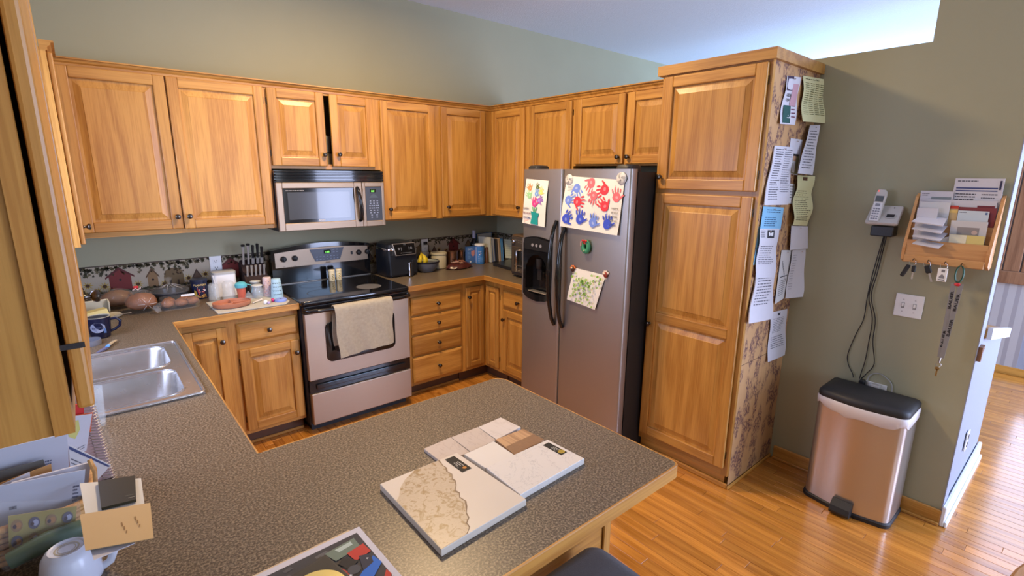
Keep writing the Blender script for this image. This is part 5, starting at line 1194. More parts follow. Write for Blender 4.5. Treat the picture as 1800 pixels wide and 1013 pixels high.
M(mat('butter_yellow', (.62, .52, .20), .5), T(-3.14, -.345, ZC) @ rotz(.25)).prism([(-.07, .010), (.055, .010), (.045, .060), (-.07, .048)], -.028, .028, 'y').build('butter', bd)
M(dm, T(-3.155, -.225, ZC+.02) @ rotz(.12) @ Matrix.Rotation(.30, 4, 'X')).box(-.09, .075, -.004, .004, .01, .075, .003).box(-.09, -.082, -.05, 0, .01, .07, .002).box(.068, .076, -.04, 0, .01, .075, .002).build('cover', bd)
M('dull_steel').tube([(-3.065, -.385, ZC+.018), (-3.02, -.37, ZC+.020), (-2.985, -.36, ZC+.018)], [.003, .003, .005], 6, flat=.6).build('butter_knife', smooth=60, label='thin steel butter knife resting across the butter dish rim', cat='knife')
t = thing('drinking_glass', 'clear glass standing behind the wire-bound notebook', 'glass', (-3.185, -1.885, ZC)); M('clear_glass', T(-3.185, -1.890, ZC)).lathe((0, 0, 0), [(.026, .0005), (.028, .004), (.034, .13), (.032, .13), (.026, .01)], 22).build('wall', t, smooth=50)

# ------------------------------------------------------------------ corner worktop, beside the range
af = thing('air_fryer', 'black air fryer with a glossy touch panel and silver trim', 'air fryer', (-1.205, -.185, ZC))
bk = mat('fryer_black', (.012, .015, .021), .28)
lf = lambda g, z, yo=0: [(a, b+yo, z) for a, b in rrect(-1.205, -.178, .262-2*g, .262-2*g, .055, 6)]
M(bk).loft([lf(.004, ZC+.008), lf(0, ZC+.015), lf(0, ZC+.215)]).build('body', af, smooth=40)
M('chrome').loft([lf(-.001, ZC+.2155), lf(-.002, ZC+.220), lf(-.002, ZC+.230), lf(0, ZC+.234)]).build('trim_ring', af, smooth=40)
M(bk).loft([lf(.004, ZC+.2345), lf(.010, ZC+.262), lf(.03, ZC+.276)]).build('lid', af, smooth=40)
PN = T(-1.195, -.318, ZC+.222) @ Matrix.Rotation(-.32, 4, 'X')
m = M('dull_steel', PN); m.loft([[(a, y, b) for a, b in [(-.088+g, -.046+g*.8), (.090-g, -.046+g*.8), (.096-g, .052-g), (-.102+g, .052-g)]] for g, y in ((0, .02), (0, -.004), (.004, -.006))]); m.build('panel_frame', af)
m = M('black_gloss', PN); m.loft([[(a, y, b) for a, b in [(-.083, -.041), (.085, -.041), (.090, .046), (-.096, .046)]] for y in (-.0062, -.0078)]); m.build('touch_panel', af)
sfp = Surf(PN @ Vector((-.09, -.0079, .046)), PN @ Vector((.09, -.0079, .046)), PN @ Vector((-.09, -.0079, -.041)), None); p = Print(sfp, .0004)
for u in (.2, .8): p.disc(u, .45, .055, (95, 100, 110), 14)
for u in (.3, .68): p.rect(u, .32, u+.03, .62, (80, 85, 95))
p.words(.25, .84, .8, .88, 1, (110, 115, 125), ragged=0, th=.8); p.rect(.44, .08, .56, .13, (80, 85, 95)); p.build('panel_print', af)
M(bk).box(-1.325, -1.085, -.318, -.31, ZC+.02, ZC+.185, .003).build('basket_front', af)
M('chrome').box(-1.178, -1.160, -.352, -.3185, ZC+.005, ZC+.118, .004).build('handle', af); M('black_plastic').box(-1.159, -1.138, -.350, -.3185, ZC+.003, ZC+.118, .004).build('handle_side', af)
M(bk).box(-1.134, -1.092, -.324, -.3185, ZC+.03, ZC+.135, .002).build('badge_panel', af)
for sx in (-1.30, -1.11):
    for sy in (-.28, -.08): M('black_plastic', T(sx, sy, ZC)).lathe((0, 0, 0), [(.012, .0004), (.012, .0078)], 10).build('foot', af)
bw = thing('fruit_bowl', 'grey-blue bowl with a dark rim next to the air fryer', 'bowl', (-.945, -.215, ZC))
M(mat('bowl_grey', (.13, .14, .17), .35, noise=.2, nscale=60), T(-.945, -.225, ZC)).lathe((0, 0, 0), [(.055, .0005), (.065, .004), (.096, .045), (.108, .078)], 30).build('body', bw, smooth=60)
M(mat('bowl_rim', (.015, .017, .03), .3), T(-.945, -.225, ZC)).lathe((0, 0, 0), [(.108, .0782), (.112, .083), (.112, .092), (.107, .094), (.104, .09)], 30, cap0=False, cap1=False).build('rim', bw, smooth=60)
M(mat('bowl_in', (.25, .28, .27), .4), T(-.945, -.225, ZC)).lathe((0, 0, 0), [(.104, .090), (.09, .06), (.05, .045)], 30, cap0=False).build('inside', bw, smooth=60)
def banana(x, y, lean, lab):
    m = M(mat('banana_yellow', (.62, .48, .02), .5)); pts = []
    for i in range(8): t = i/7; pts.append((x+lean*(t-.2)**2*2.2, y-.028*math.sin(PI*t), ZC+.062+.098*t))
    m.tube(pts, [.006, .014, .017, .018, .0175, .015, .010, .004], 8).use(mat('banana_tip', (.12, .09, .02), .6)).tube([pts[-1], (pts[-1][0]-lean*.3, pts[-1][1]+.006, pts[-1][2]+.012)], .0035, 6)
    m.build('banana', smooth=60, label=lab, cat='banana')
banana(-1.030, -.232, .022, 'banana standing in the bowl against the air fryer'); banana(-.997, -.262, -.005, 'middle banana of the three standing in the bowl'); banana(-.966, -.232, -.022, 'third banana in the bowl, away from the air fryer')
M(mat('note_cream', (.50, .48, .40), .8), T(-.878, -.045, ZC) @ Matrix.Rotation(.25, 4, 'Y')).box(-.035, .035, -.001, .001, .09, .145).build('recipe_card', label='tilted cream card under the plugged outlet', cat='card')
cr = thing('crock', 'cream stoneware crock with a rolled rim', 'crock', (-.775, -.150, ZC)); lath('body', cr, mat('crock_cream', (.46, .42, .29), .4), (-.775, -.150, ZC), [(.060, .0005), (.066, .006), (.068, .115), (.065, .120)], 28); lath('rim', cr, 'crock_cream', (-.775, -.150, ZC), [(.066, .1205), (.073, .124), (.073, .136), (.068, .140), (.062, .138), (.060, .128)], 28)
cop = mat('copper', (.42, .24, .16), .2, metal=.95)
for x, y, r, h, lab in ((-.618, -.125, .052, .138, 'large copper-toned canister with a rolled lid'), (-.500, -.100, .027, .132, 'slim copper-toned canister beside the large one')):
    t = thing('copper_canister', lab, 'canister', (x, y, ZC)); lath('body', t, cop, (x, y, ZC), [(r, .0005), (r, h-.014)], 26); lath('lid', t, cop, (x, y, ZC), [(r+.002, h-.0135), (r+.003, h-.010), (r+.003, h-.003), (r-.002, h)], 26)
sn = thing('snack_bag', 'dark red snack bag lying before the copper canisters', 'snack bag', (-.645, -.275, ZC))
m = M(mat('snack_maroon', (.07, .018, .016), .25)); L = []
rn = random.Random(12)
def wavy(n, g, z): return [(-.640+(.125-g)*math.cos(2*PI*i/n)*(1+.08*math.sin(5*i)), -.268+(.072-g*.7)*math.sin(2*PI*i/n)*(1+.07*math.cos(7*i)), z+.004*math.sin(i*2.3)) for i in range(n)]
m.loft([wavy(26, .0, ZC+.005), wavy(26, -.006, ZC+.012), wavy(26, .01, ZC+.036), wavy(26, .05, ZC+.050), wavy(26, .09, ZC+.052)]); m.build('pouch', sn, smooth=50)
sf = Surf((-.72, -.225, ZC+.062), (-.56, -.225, ZC+.062), (-.74, -.325, ZC+.050), bulge=lambda u, v: .006-.010*(2*u-1)**2-.010*v*v); p = Print(sf, .0008)
for (a, b, c, d, col) in ((.05, .3, .55, .4, (190, 160, 150)), (.15, .5, .5, .6, (150, 110, 100)), (.6, .1, .95, .5, (160, 105, 85)), (.45, .65, .7, .85, (170, 130, 115)), (.3, .1, .5, .2, (140, 70, 60))): p.poly([(a, b), (c, b-.05), (c+.03, d), (a+.05, d+.05)], col)
p.build('print', sn)
bx = M(mat('box_blue', (.06, .15, .38), .5), T(-.425, -.135, ZC) @ rotz(-.15)).box(-.045, .045, -.014, .014, .0005, .160, .001).build('cereal_box', label='blue printed snack box beside the blue canister', cat='box')
F_ = T(-.425, -.135, ZC) @ rotz(-.15); p = Print(Surf(F_ @ Vector((-.045, -.0142, .16)), F_ @ Vector((.045, -.0142, .16)), F_ @ Vector((-.045, -.0142, 0)), None), .0004)
p.text('DIPS', .14, .20, .022, (170, 190, 220), w=.05, bold=.02); p.poly([(.55, .25), (.95, .22), (.92, .5), (.75, .6), (.55, .45)], (190, 130, 120)); p.words(.12, .32, .5, .75, 6, (120, 160, 210), th=.4); p.disc(.45, .88, .10, (210, 215, 230)); p.build('print', bx)
cnn = thing('creamer_bottle', 'blue printed plastic canister with a white lid before the wine bottle', 'canister', (-.352, -.185, ZC))
lath('body', cnn, mat('can_blue', (.05, .20, .55), .4), (-.352, -.185, ZC), [(.043, .0005), (.045, .005), (.045, .06), (.041, .09), (.044, .13), (.043, .165)], 26); lath('lid', cnn, 'white_plastic', (-.352, -.185, ZC), [(.043, .1655), (.048, .168), (.048, .182), (.043, .186)], 26)
p = Print(cylsurf(-.352, -.185, .045, ZC+.005, ZC+.160, -2.15, 1.), .0010); p.rect(0, 0, .10, 1, (150, 170, 215)); p.text('DIP', .3, .32, .02, (200, 215, 240), w=.03); p.disc(.45, .46, .07, (235, 235, 240)); p.disc(.62, .40, .06, (220, 190, 190)); 
for i in range(4): p.disc(.38, .56+.11*i, .05, (190, 215, 245), 8)
p.words(.5, .6, .9, .9, 4, (120, 170, 230), th=.4); p.build('print', cnn)
wb = thing('wine_bottle', 'dark wine bottle with a pale foil neck in the corner', 'bottle', (-.335, -.075, ZC)); lath('glass', wb, mat('bottle_dark', (.008, .01, .012), .1), (-.335, -.075, ZC), [(.036, .0005), (.038, .004), (.038, .165), (.034, .185), (.018, .210), (.0145, .225)], 24); lath('foil', wb, mat('foil_lilac', (.42, .42, .55), .4), (-.335, -.075, ZC), [(.0155, .2255), (.0155, .285), (.0165, .286), (.0165, .298)], 18)
M(mat('bottle_brown', (.12, .05, .02), .3), T(-.285, -.205, ZC)).lathe((0, 0, 0), [(.016, .0005), (.016, .10), (.012, .115), (.012, .150)], 14).build('sauce_bottle', smooth=50, label='slim brown sauce bottle between canister and cookbooks', cat='bottle')
# cookbooks leaning in the corner
def book(lab, x0, x1, y0, y1, z1, lean, col, page=(.55, .53, .44), dx=0.):
    t = thing('cookbook', lab, 'book', ((x0+x1)/2, (y0+y1)/2, ZC), group='cookbooks in the corner'); A = T(x0, y0, ZC+(.006 if lean else .001)) @ rotz(.18 if lean else 0) @ Matrix.Rotation(lean, 4, 'Y')
    w, d, h = x1-x0, y1-y0, z1-ZC-.001; c = mat('book_%d' % int(col[0]*997+col[1]*97+col[2]*13), col, .5)
    M(c, A).box(0, .0025, 0, d, 0, h).box(w-.0025, w, 0, d, 0, h).box(0, w, d-.002, d, 0, h).build('cover', t)
    M(mat('pages_%d' % int(page[0]*100), page, .8, noise=.08, nscale=300), A).box(.003, w-.003, .003, d-.0025, .003, h-.004).build('pages', t)
book('large dark blue cookbook standing behind the others', -.290, -.110, -.060, -.035, 1.175, 0, (.04, .12, .26))
book('cream-spined cookbook, first of the leaning row', -.250, -.234, -.235, -.085, 1.150, -.10, (.50, .50, .42)); book('dark blue cookbook, second in the leaning row', -.230, -.198, -.235, -.085, 1.142, -.10, (.06, .10, .22), (.45, .47, .52))
book('black cookbook in the middle of the leaning row', -.190, -.166, -.24, -.10, 1.130, -.10, (.02, .02, .025), (.10, .09, .09)); book('tan-paged cookbook beside the black one', -.158, -.138, -.245, -.10, 1.135, -.10, (.42, .30, .20), (.50, .38, .28)); book('bright blue cookbook near the toaster oven', -.130, -.106, -.245, -.10, 1.128, -.10, (.05, .25, .55), (.2, .35, .6))
nb = M('paper_yellow', T(-.088, -.265, ZC+.014) @ rotz(.10) @ Matrix.Rotation(-.12, 4, 'Y') @ Matrix.Rotation(-.03, 4, 'X')).box(0, .003, 0, .14, 0, .19)
t = thing('ruled_pad', 'pale ruled pad facing out at the end of the cookbook row', 'notepad', (-.06, -.20, ZC))
sf = Surf((-.100, -.235, 1.128), (-.028, -.300, 1.120), (-.082, -.235, .945), (-.028, -.300, .942)); sheet_mesh(sf, mat('pad_green', (.50, .52, .38), .8), 2, 2, .006).build('pad', t); p = Print(sf, .0006)
for i in range(7): p.rect(.05, .12+.12*i, .95, .13+.12*i, (120, 130, 110))
p.build('ruling', t)
M(mat('tray_black', (.02, .02, .022), .3)).prism([(-.330, -.36), (-.09, -.30), (-.10, -.60), (-.36, -.66)], ZC+.0005, ZC+.028).build('cutting_board', label='thick black board on the worktop before the cookbooks', cat='board')
# toaster oven, faces -x
to = thing('toaster_oven', 'brown-grey toaster oven half hidden by the refrigerator', 'toaster oven', (-.28, -1.02, ZC))
tb = mat('toaster_metal', (.16, .13, .10), .35, metal=.7)
m = M(tb).loft([[(a, b, z) for a, b in rrect(-.290, -1.005, .42, .40, .03)] for z in (ZC+.018, 1.245)]); m.loft([[(a, b, z) for a, b in rrect(-.290, -1.005, .42-2*i, .40-2*i, .03)] for i, z in ((.0, 1.2452), (.012, 1.256))]); m.build('case', to, smooth=40)
M(mat('toaster_face', (.055, .047, .04), .4)).box(-.508, -.5005, -1.19, -.825, ZC+.03, 1.240, .002).build('face', to)
d_ = M(tb).box(-.516, -.5085, -1.185, -.84, ZC+.045, 1.165, .002).build('door', to); M(mat('toaster_glass', (.02, .02, .02), .1, coat=.5)).box(-.5185, -.5165, -1.165, -.875, ZC+.085, 1.135).build('glass', d_)
for zz in (ZC+.10,): M('dull_steel').box(-.5195, -.5187, -1.16, -.88, zz, zz+.006).build('rack', d_)
M('chrome').tube([(-.516, -.93, 1.140), (-.545, -.93, 1.140), (-.545, -.93, ZC+.06), (-.516, -.93, ZC+.06)], .006, 8).build('handle', d_, smooth=60)
M('chrome').lathe((-.530, -.862, 1.205), [(.012, 0), (.017, .003), (.017, .0215)], 16, 'x').build('knob', to, smooth=40)
p = Print(Surf((-.5083, -.895, 1.232), (-.5083, -1.18, 1.232), (-.5083, -.895, 1.180)), .0005)
for i in range(8): p.rect(.04+.12*i, .3, .10+.12*i, .36, (130, 120, 105), lift=False); p.rect(.04+.12*i, .6, .10+.12*i, .66, (130, 120, 105), lift=False)
p.build('print', to)
for sx in (-.47, -.12):
    for sy in (-.85, -1.16): M('black_plastic', T(sx, sy, ZC)).lathe((0, 0, 0), [(.016, .0004), (.016, .0178)], 10).build('foot', to)
# things seen through the gap of the ajar doors over the microwave
g1 = M(mat('shelf_tan', (.30, .25, .17), .6)).box(-1.80, -1.70, -.28, -.16, 1.7705, 1.86, .004).build('small_box', label='tan box inside the cupboard above the microwave', cat='box')
g2 = M(mat('pot_grey', (.42, .44, .44), .3), T(-1.755, -.22, 1.8605)).lathe((0, 0, 0), [(.035, 0), (.05, .01), (.05, .08), (.055, .12)], 18).build('ceramic_pot', smooth=40, label='pale ceramic pot on the tan box inside the cupboard', cat='pot')

# ------------------------------------------------------------------ samples on the peninsula
def atz(u, v, z):      # a point of the level z that the camera sees at (u, v) of the 1800 x 1013 frame
    d = CR*(u-900)/FPX+CU*(506.5-v)/FPX+CF; return CAM+d*((z-CAM.z)/d.z)
def slab(name, lab, px, z, th, m_, cat='sample', group=None, pr=None, edge=None, bev=.0012, z0=None):
    """px: corners in order, along the top then round; z = level of the top face"""
    q = [atz(u, v, z) for u, v in px]; c = sum(q, Vector())/4; zb = z-th
    m = M(m_); ins = lambda k_, zz: [tuple((p+(c-p)*k_)[:2])+(zz,) for p in q]
    m.loft([ins(.004, zb), ins(0, zb+bev), ins(0, z-bev), ins(.006, z)]); o = m.build(name, label=lab, cat=cat, group=group)
    if pr: p = Print(Surf(q[0], q[1], q[3], q[2]), .0003); pr(p); p.build('print', o)
    return o
k = NT('stone_tan'); tc = k.n('ShaderNodeTexCoord'); n1 = k.n('ShaderNodeTexNoise', Scale=38., Detail=6., Roughness=.65, Distortion=1.5); k.l(tc, 'Object', n1, 'Vector'); rp = k.n('ShaderNodeValToRGB'); k.l(n1, 0, rp, 0); e = rp.color_ramp.elements
e[0].position = .38; e[0].color = c4((.30, .20, .09)); e[1].position = .62; e[1].color = c4((.46, .37, .26)); x = e.new(.5); x.color = c4((.50, .41, .30)); x = e.new(.46); x.color = c4((.40, .31, .20)); k.l(rp, 0, k.b, 'Base Color'); k.b.inputs['Roughness'].default_value = .35
mat('quartz_cream', (.66, .59, .49), .3, noise=.03, nscale=12)
def vein(name, base, dark, sc):
    k = NT(name); tc = k.n('ShaderNodeTexCoord'); n1 = k.n('ShaderNodeTexNoise', Scale=sc, Detail=5., Roughness=.6, Distortion=2.5); k.l(tc, 'Object', n1, 'Vector'); rp = k.n('ShaderNodeValToRGB'); k.l(n1, 0, rp, 0); e = rp.color_ramp.elements
    e[0].position = .485; e[0].color = c4(base); e[1].position = .515; e[1].color = c4(base); x = e.new(.5); x.color = c4(dark); k.l(rp, 0, k.b, 'Base Color'); k.b.inputs['Roughness'].default_value = .3
vein('quartz_veined', (.70, .66, .60), (.56, .53, .49), 9.); vein('tile_taupe', (.55, .47, .40), (.47, .39, .33), 6.); vein('tile_plain', (.64, .58, .52), (.58, .52, .46), 4.)
def labelstrip(p, a, b, c, d, dot):
    """black sticker with corners a b c d in (u, v)"""
    p.poly([a, b, c, d], (28, 26, 24)); A, B, D_ = Vector(a), Vector(b), Vector(d)
    q = lambda s_, t_: tuple(A+(B-A)*s_+(D_-A)*t_)
    R = lambda s0, t0, s1, t1, col: p.poly([q(s0, t0), q(s1, t0), q(s1, t1), q(s0, t1)], col)
    for i in range(3): R(.36, .25+.2*i, .36+.34-.06*i, .33+.2*i, (170, 168, 160))
    R(.52, .80, .70, .86, (120, 120, 115)); 
    cx, cy = q(.82, .42); rx = (B-A).length*.09
    p.disc(cx, cy, rx, dot, 8)
ZT1 = .932
def big(p):
    bd_ = [(.75, .0), (.735, .06), (.72, .1), (.725, .16), (.69, .22), (.70, .28), (.655, .34), (.66, .38), (.62, .44), (.56, .50), (.57, .55), (.53, .60), (.54, .68), (.50, .74), (.44, .80), (.42, .86), (.36, .90), (.35, .95), (.28, 1.0)]
    pts = [(.42, 0.0)]+bd_+[(0, 1), (0, .30), (.06, .26), (.14, .16), (.25, .08)]
    sc_ = lambda q: (min(.994, max(.006, q[0])), min(.994, max(.006, q[1])))
    bd2 = [sc_(b) for b in bd_]; lf_ = [sc_(q) for q in [(.42, 0), (.25, .08), (.14, .16), (.06, .26), (0, .30), (0, .4), (0, .5), (0, .6), (0, .7), (0, .8), (0, .85), (0, .9), (0, .95), (0, 1)]]
    n = len(bd2); L = [lf_[min(len(lf_)-1, int(i*len(lf_)/n))] for i in range(n)]
    h = p.up(); p.m.use('stone_tan'); vs = [p.s.P(u, v, h) for a, b in zip(L, bd2) for u, v in (a, b)]; p.m.add(vs, [(2*i, 2*i+1, 2*i+3, 2*i+2) for i in range(n-1)])
    h = p.up(); 
    for i in range(len(bd2)-1):
        (a, b), (c, d) = bd2[i], bd2[i+1]; w_ = .012 if i % 3 else .02; p.m.use(ink(140, 120, 95)); p.m.add([p.s.P(a, b, h), p.s.P(a-w_, b, h), p.s.P(c-w_, d, h), p.s.P(c, d, h)], [(0, 1, 2, 3)])
    labelstrip(p, (.93, .035), (.93, .32), (.80, .32), (.80, .035), (190, 130, 60))
slab('countertop_sample', 'large cream quartz sample with a tan rocky vein across one side', [(668, 851), (803, 796), (925, 878), (776, 967)], ZT1, ZT1-ZC-.0004, 'quartz_cream', pr=big)
slab('countertop_sample', 'white quartz sample with faint grey veins and a black sticker', [(854, 822), (963, 773), (1027, 806), (915, 870)], ZT1, ZT1-ZC-.0004, 'quartz_veined', pr=lambda p: labelstrip(p, (.955, .10), (.955, .62), (.85, .62), (.85, .10), (165, 140, 50)))
ZT2 = .9235; TH = ZT2-ZC-.0004
slab('floor_tile_sample', 'pinkish beige tile sample, first of the back row over the big sample', [(745, 789), (792, 769), (826, 795), (776, 813)], ZT2, TH, 'tile_taupe', group='sample tiles')
slab('floor_tile_sample', 'beige tile sample in the middle of the back row', [(793, 769), (840, 751), (872, 774), (827, 794)], ZT2, TH, 'tile_taupe', group='sample tiles')
slab('floor_tile_sample', 'whiter tile sample at the end of the back row by the refrigerator', [(841, 751), (880, 734), (915, 751), (873, 773)], ZT2, TH, 'tile_plain', group='sample tiles')
slab('backsplash_sample', 'plain white tile sample between the two quartz samples', [(816, 799), (868, 776), (904, 800), (853, 823)], ZT1-.001, ZT1-ZC-.0014, mat('tile_white', (.70, .66, .59), .35), group='sample tiles')
w_ = slab('wood_floor_sample', 'two-tone brown wood floor sample beside the veined white quartz', [(871, 773), (920, 754), (957, 773), (905, 799)], ZT2+.002, TH+.002, 'walnut_y', group='sample tiles')
p = Print(Surf(atz(871, 773, ZT2+.002), atz(920, 754, ZT2+.002), atz(905, 799, ZT2+.002), atz(957, 773, ZT2+.002)), .0002); p.poly([(.01, .52), (.99, .50), (.99, .99), (.01, .99)], mat('wood_brown', (.24, .13, .065), .5, noise=.2, nscale=90)); p.build('dark_board', w_)

# ------------------------------------------------------------------ magazines and disc
def flat(name, lab, cat, x0, y0, ang, w, h, z0, z1, m_, pr=None, group=None):
    A = T(x0, y0, 0) @ rotz(ang); q = [A @ Vector((a, b, 0)) for a, b in ((0, 0), (w, 0), (w, -h), (0, -h))]
    o = M(m_).loft([[(p.x, p.y, z0) for p in q], [(p.x, p.y, z1) for p in q]]).build(name, label=lab, cat=cat, group=group)
    if pr: s_ = [Vector((p.x, p.y, z1)) for p in q]; p = Print(Surf(s_[0], s_[1], s_[3]), .0002); pr(p); p.build('print', o)
    return o
flat('manila_folder', 'cream folder under the magazine, its worn edge showing', 'folder', -3.012, -2.905, .03, .262, .31, ZC+.0004, ZC+.003, mat('folder_cream', (.62, .50, .32), .8))
def cover(p):
    p.rect(.06, .055, .95, .97, (62, 62, 66)); rn = random.Random(3)
    for i in range(26): u, v = .1+.75*rn.random(), .08+.3*rn.random(); p.poly([(u, v), (u+.06, v-.01), (u+.08, v+.02), (u+.01, v+.03)], ((80, 80, 84), (50, 50, 56), (95, 95, 96), (70, 66, 60))[i % 4])
    p.poly([(.08, .26), (.36, .22), (.40, .40), (.08, .44)], (120, 160, 205)); p.poly([(.12, .33), (.40, .30), (.42, .46), (.10, .5)], (110, 115, 70)); p.poly([(.40, .20), (.58, .18), (.60, .30), (.42, .33)], (130, 165, 200)); p.poly([(.46, .26), (.58, .22), (.6, .32), (.5, .36)], (105, 105, 65))
    p.poly([(.55, .35), (.72, .32), (.80, .52), (.62, .56)], (30, 30, 32)); p.poly([(.64, .12), (.90, .10), (.90, .22), (.68, .24)], (110, 125, 110)); p.poly([(.72, .13), (.86, .12), (.86, .16), (.74, .17)], (175, 190, 180))
    p.poly([(.78, .22), (.93, .20), (.94, .31), (.80, .33)], (185, 60, 50)); p.poly([(.56, .30), (.66, .28), (.72, .42), (.64, .45)], (180, 70, 60)); p.poly([(.52, .46), (.58, .47), (.72, .44), (.71, .42)], (205, 205, 205))
    p.poly([(.66, .62), (.72, .50), (.93, .36), (.95, .46), (.76, .60), (.70, .68)], (45, 105, 195)); p.poly([(.66, .68), (.71, .70), (.70, .74), (.66, .73)], (215, 165, 145)); p.poly([(.72, .68), (.78, .70), (.78, .86), (.72, .86)], (215, 170, 60))
    p.poly([(.78, .72), (.94, .54), (.95, .60), (.80, .77)], (185, 60, 50)); p.poly([(.80, .77), (.95, .61), (.95, .62), (.81, .785)], (220, 220, 220)); p.poly([(.74, .24), (.82, .34), (.72, .38), (.68, .28)], (38, 36, 36)); p.poly([(.84, .30), (.92, .33), (.90, .42), (.80, .45)], (50, 52, 66)); p.disc(.88, .36, .012, (200, 200, 205), 3); p.disc(.75, .40, .05, (70, 72, 78), 14)
    p.poly([(.58, .22), (.63, .18), (.66, .24), (.61, .27)], (165, 170, 180))
flat('magazine', 'glossy car magazine with a dark street photo on its cover', 'magazine', -2.998, -2.915, .025, .268, .30, ZC+.0034, ZC+.0085, 'paper_white', cover)
cs = flat('disc_case', 'black disc case lying on the magazine', 'disc case', -2.948, -2.976, .17, .125, .140, ZC+.0102, ZC+.0142, 'black_satin', lambda p: p.rect(.03, .03, .97, .97, (62, 58, 50)))
kd_ = NT('disc_gold'); tcd = kd_.n('ShaderNodeTexCoord'); kd_.b.inputs['Base Color'].default_value = (.75, .62, .22, 1); kd_.b.inputs['Metallic'].default_value = .5; kd_.b.inputs['Roughness'].default_value = .25
dc = M('disc_gold', T(-2.876, -3.045, ZC+.0148)).lathe((0, 0, 0), [(.058, 0), (.0585, .0006), (.058, .0012), (.018, .0012), (.018, .0008)], 40, cap1=True).build('compact_disc', label='gold-tinted disc with a handwritten name on the open case', cat='disc', smooth=30)
p = Print(Surf((-2.92, -3.005, ZC+.0160), (-2.82, -3.005, ZC+.0160), (-2.92, -3.08, ZC+.0160)), .0002); p.poly([(.36, .1), (.39, .1), (.41, .28), (.38, .28)], (60, 60, 50)); p.poly([(.42, .12), (.50, .2), (.48, .24), (.42, .2)], (60, 60, 50)); p.poly([(.44, .22), (.56, .26), (.55, .29), (.44, .27)], (60, 60, 50)); p.build('handwriting', dc)

# ------------------------------------------------------------------ stool and table
st = thing('bar_stool', 'grey upholstered bar stool pushed under the peninsula overhang', 'stool', (-2.29, -3.28, 0))
gf = mat('stool_grey', (.15, .148, .155), .85, noise=.1, nscale=80, bump=.5, bscale=500)
M(gf).loft([[(a, b, z) for a, b in rrect(-2.285, -3.275, .42-2*i, .40-2*i, .045)] for i, z in ((.012, .585), (0, .60), (0, .635), (.008, .648), (.03, .655))]).build('seat', st, smooth=50)
for sx in (-2.46, -2.11):
    for sy in (-3.44, -3.11): M('brown_panel').prism([(sx-.018, sy-.018), (sx+.018, sy-.018), (sx+.018, sy+.018), (sx-.018, sy+.018)], 0, .5845).build('leg', st)
M('brown_panel').box(-2.445, -2.125, -3.12, -3.10, .2, .23).build('foot_rail', st)
tb_ = thing('dining_table', 'round honey oak table, only its edge in the corner of the picture', 'table', (-1.497, -4.457, 0))
M('oak_x', T(-1.497, -4.457, 0)).lathe((0, 0, 0), [(.50, .700), (.545, .705), (.55, .715), (.55, .733), (.543, .740)], 64).build('top', tb_, smooth=40)
M('oak_z', T(-1.497, -4.457, 0)).lathe((0, 0, 0), [(.28, .0), (.26, .03), (.06, .07), (.07, .35), (.05, .5), (.10, .66), (.2, .6995)], 32).build('pedestal', tb_, smooth=50)

# ------------------------------------------------------------------ mail basket on the peninsula under the near cabinet
bk_ = thing('mail_basket', 'wicker basket stuffed with mail under the near cabinet', 'basket', (-3.33, -2.52, ZC))
BX0, BX1, BY0, BY1 = -3.445, -3.200, -2.545, -2.35
m = M('wicker')
for i in range(6):
    z = ZC+.011+.013*i; m.tube([(a, b, z+.002*math.sin(j*1.7)) for j, (a, b) in enumerate(rrect((BX0+BX1)/2, (BY0+BY1)/2, BX1-BX0, BY1-BY0, .05, 5))], .0066, 6, closed=True)
m.build('weave', bk_, smooth=60)
m = M('wicker').tube([(a, b, ZC+.088) for a, b in rrect((BX0+BX1)/2, (BY0+BY1)/2, BX1-BX0+.008, BY1-BY0+.008, .05, 5)], .0085, 7, closed=True); m.build('rim', bk_, smooth=60)
M('wicker').box(BX0+.02, BX1-.02, BY0+.02, BY1-.02, ZC+.0004, ZC+.006).build('bottom', bk_)
m = M('wicker')
for dy in (-.016, 0, .016): m.tube([(BX1+.006, -2.515+dy, ZC+.03), (BX1+.012, -2.515+dy, ZC+.10), (BX1+.016, -2.505+dy*.5, ZC+.14), (BX1+.010, -2.495, ZC+.165)], .005, 6)
m.build('handle', bk_, smooth=60)
def card(name, lab, px, y, m_='paper_white', pr=None, cat='mail', th=.0012, yd=0., group='mail in the wicker basket'):
    """px TL TR BL BR, standing in the plane y (top leaning back by yd)"""
    q = [at(u, v, yy) for (u, v), yy in zip(px, (y+yd, y+yd, y, y))]
    return sheet(name, lab, cat, q[0], q[1], q[2], q[3], m_, None, pr, 3, 3, th, group, smooth=False)
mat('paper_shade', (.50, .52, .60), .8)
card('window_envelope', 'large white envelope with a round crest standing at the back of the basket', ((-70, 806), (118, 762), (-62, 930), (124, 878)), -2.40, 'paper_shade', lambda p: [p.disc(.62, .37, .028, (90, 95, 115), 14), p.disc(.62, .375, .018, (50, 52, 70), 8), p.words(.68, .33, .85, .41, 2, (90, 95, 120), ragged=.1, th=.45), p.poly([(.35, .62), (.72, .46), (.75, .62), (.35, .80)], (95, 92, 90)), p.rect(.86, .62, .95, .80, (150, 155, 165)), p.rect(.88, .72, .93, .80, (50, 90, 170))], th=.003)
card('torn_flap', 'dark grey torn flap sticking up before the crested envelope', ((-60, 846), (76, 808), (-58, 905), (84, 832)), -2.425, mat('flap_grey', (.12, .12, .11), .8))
card('manila_envelope', 'orange manila envelope behind the white letters', ((-60, 872), (90, 816), (-56, 930), (94, 862)), -2.45, mat('manila_orange', (.52, .28, .10), .8))
card('plain_letter', 'short white letter tucked before the manila envelope', ((-60, 880), (52, 830), (-56, 940), (58, 880)), -2.47)
card('white_envelope_stack', 'thick pale envelope stack, its side edge bright', ((20, 850), (160, 813), (24, 940), (148, 900)), -2.485, 'paper_white', None, th=.006)
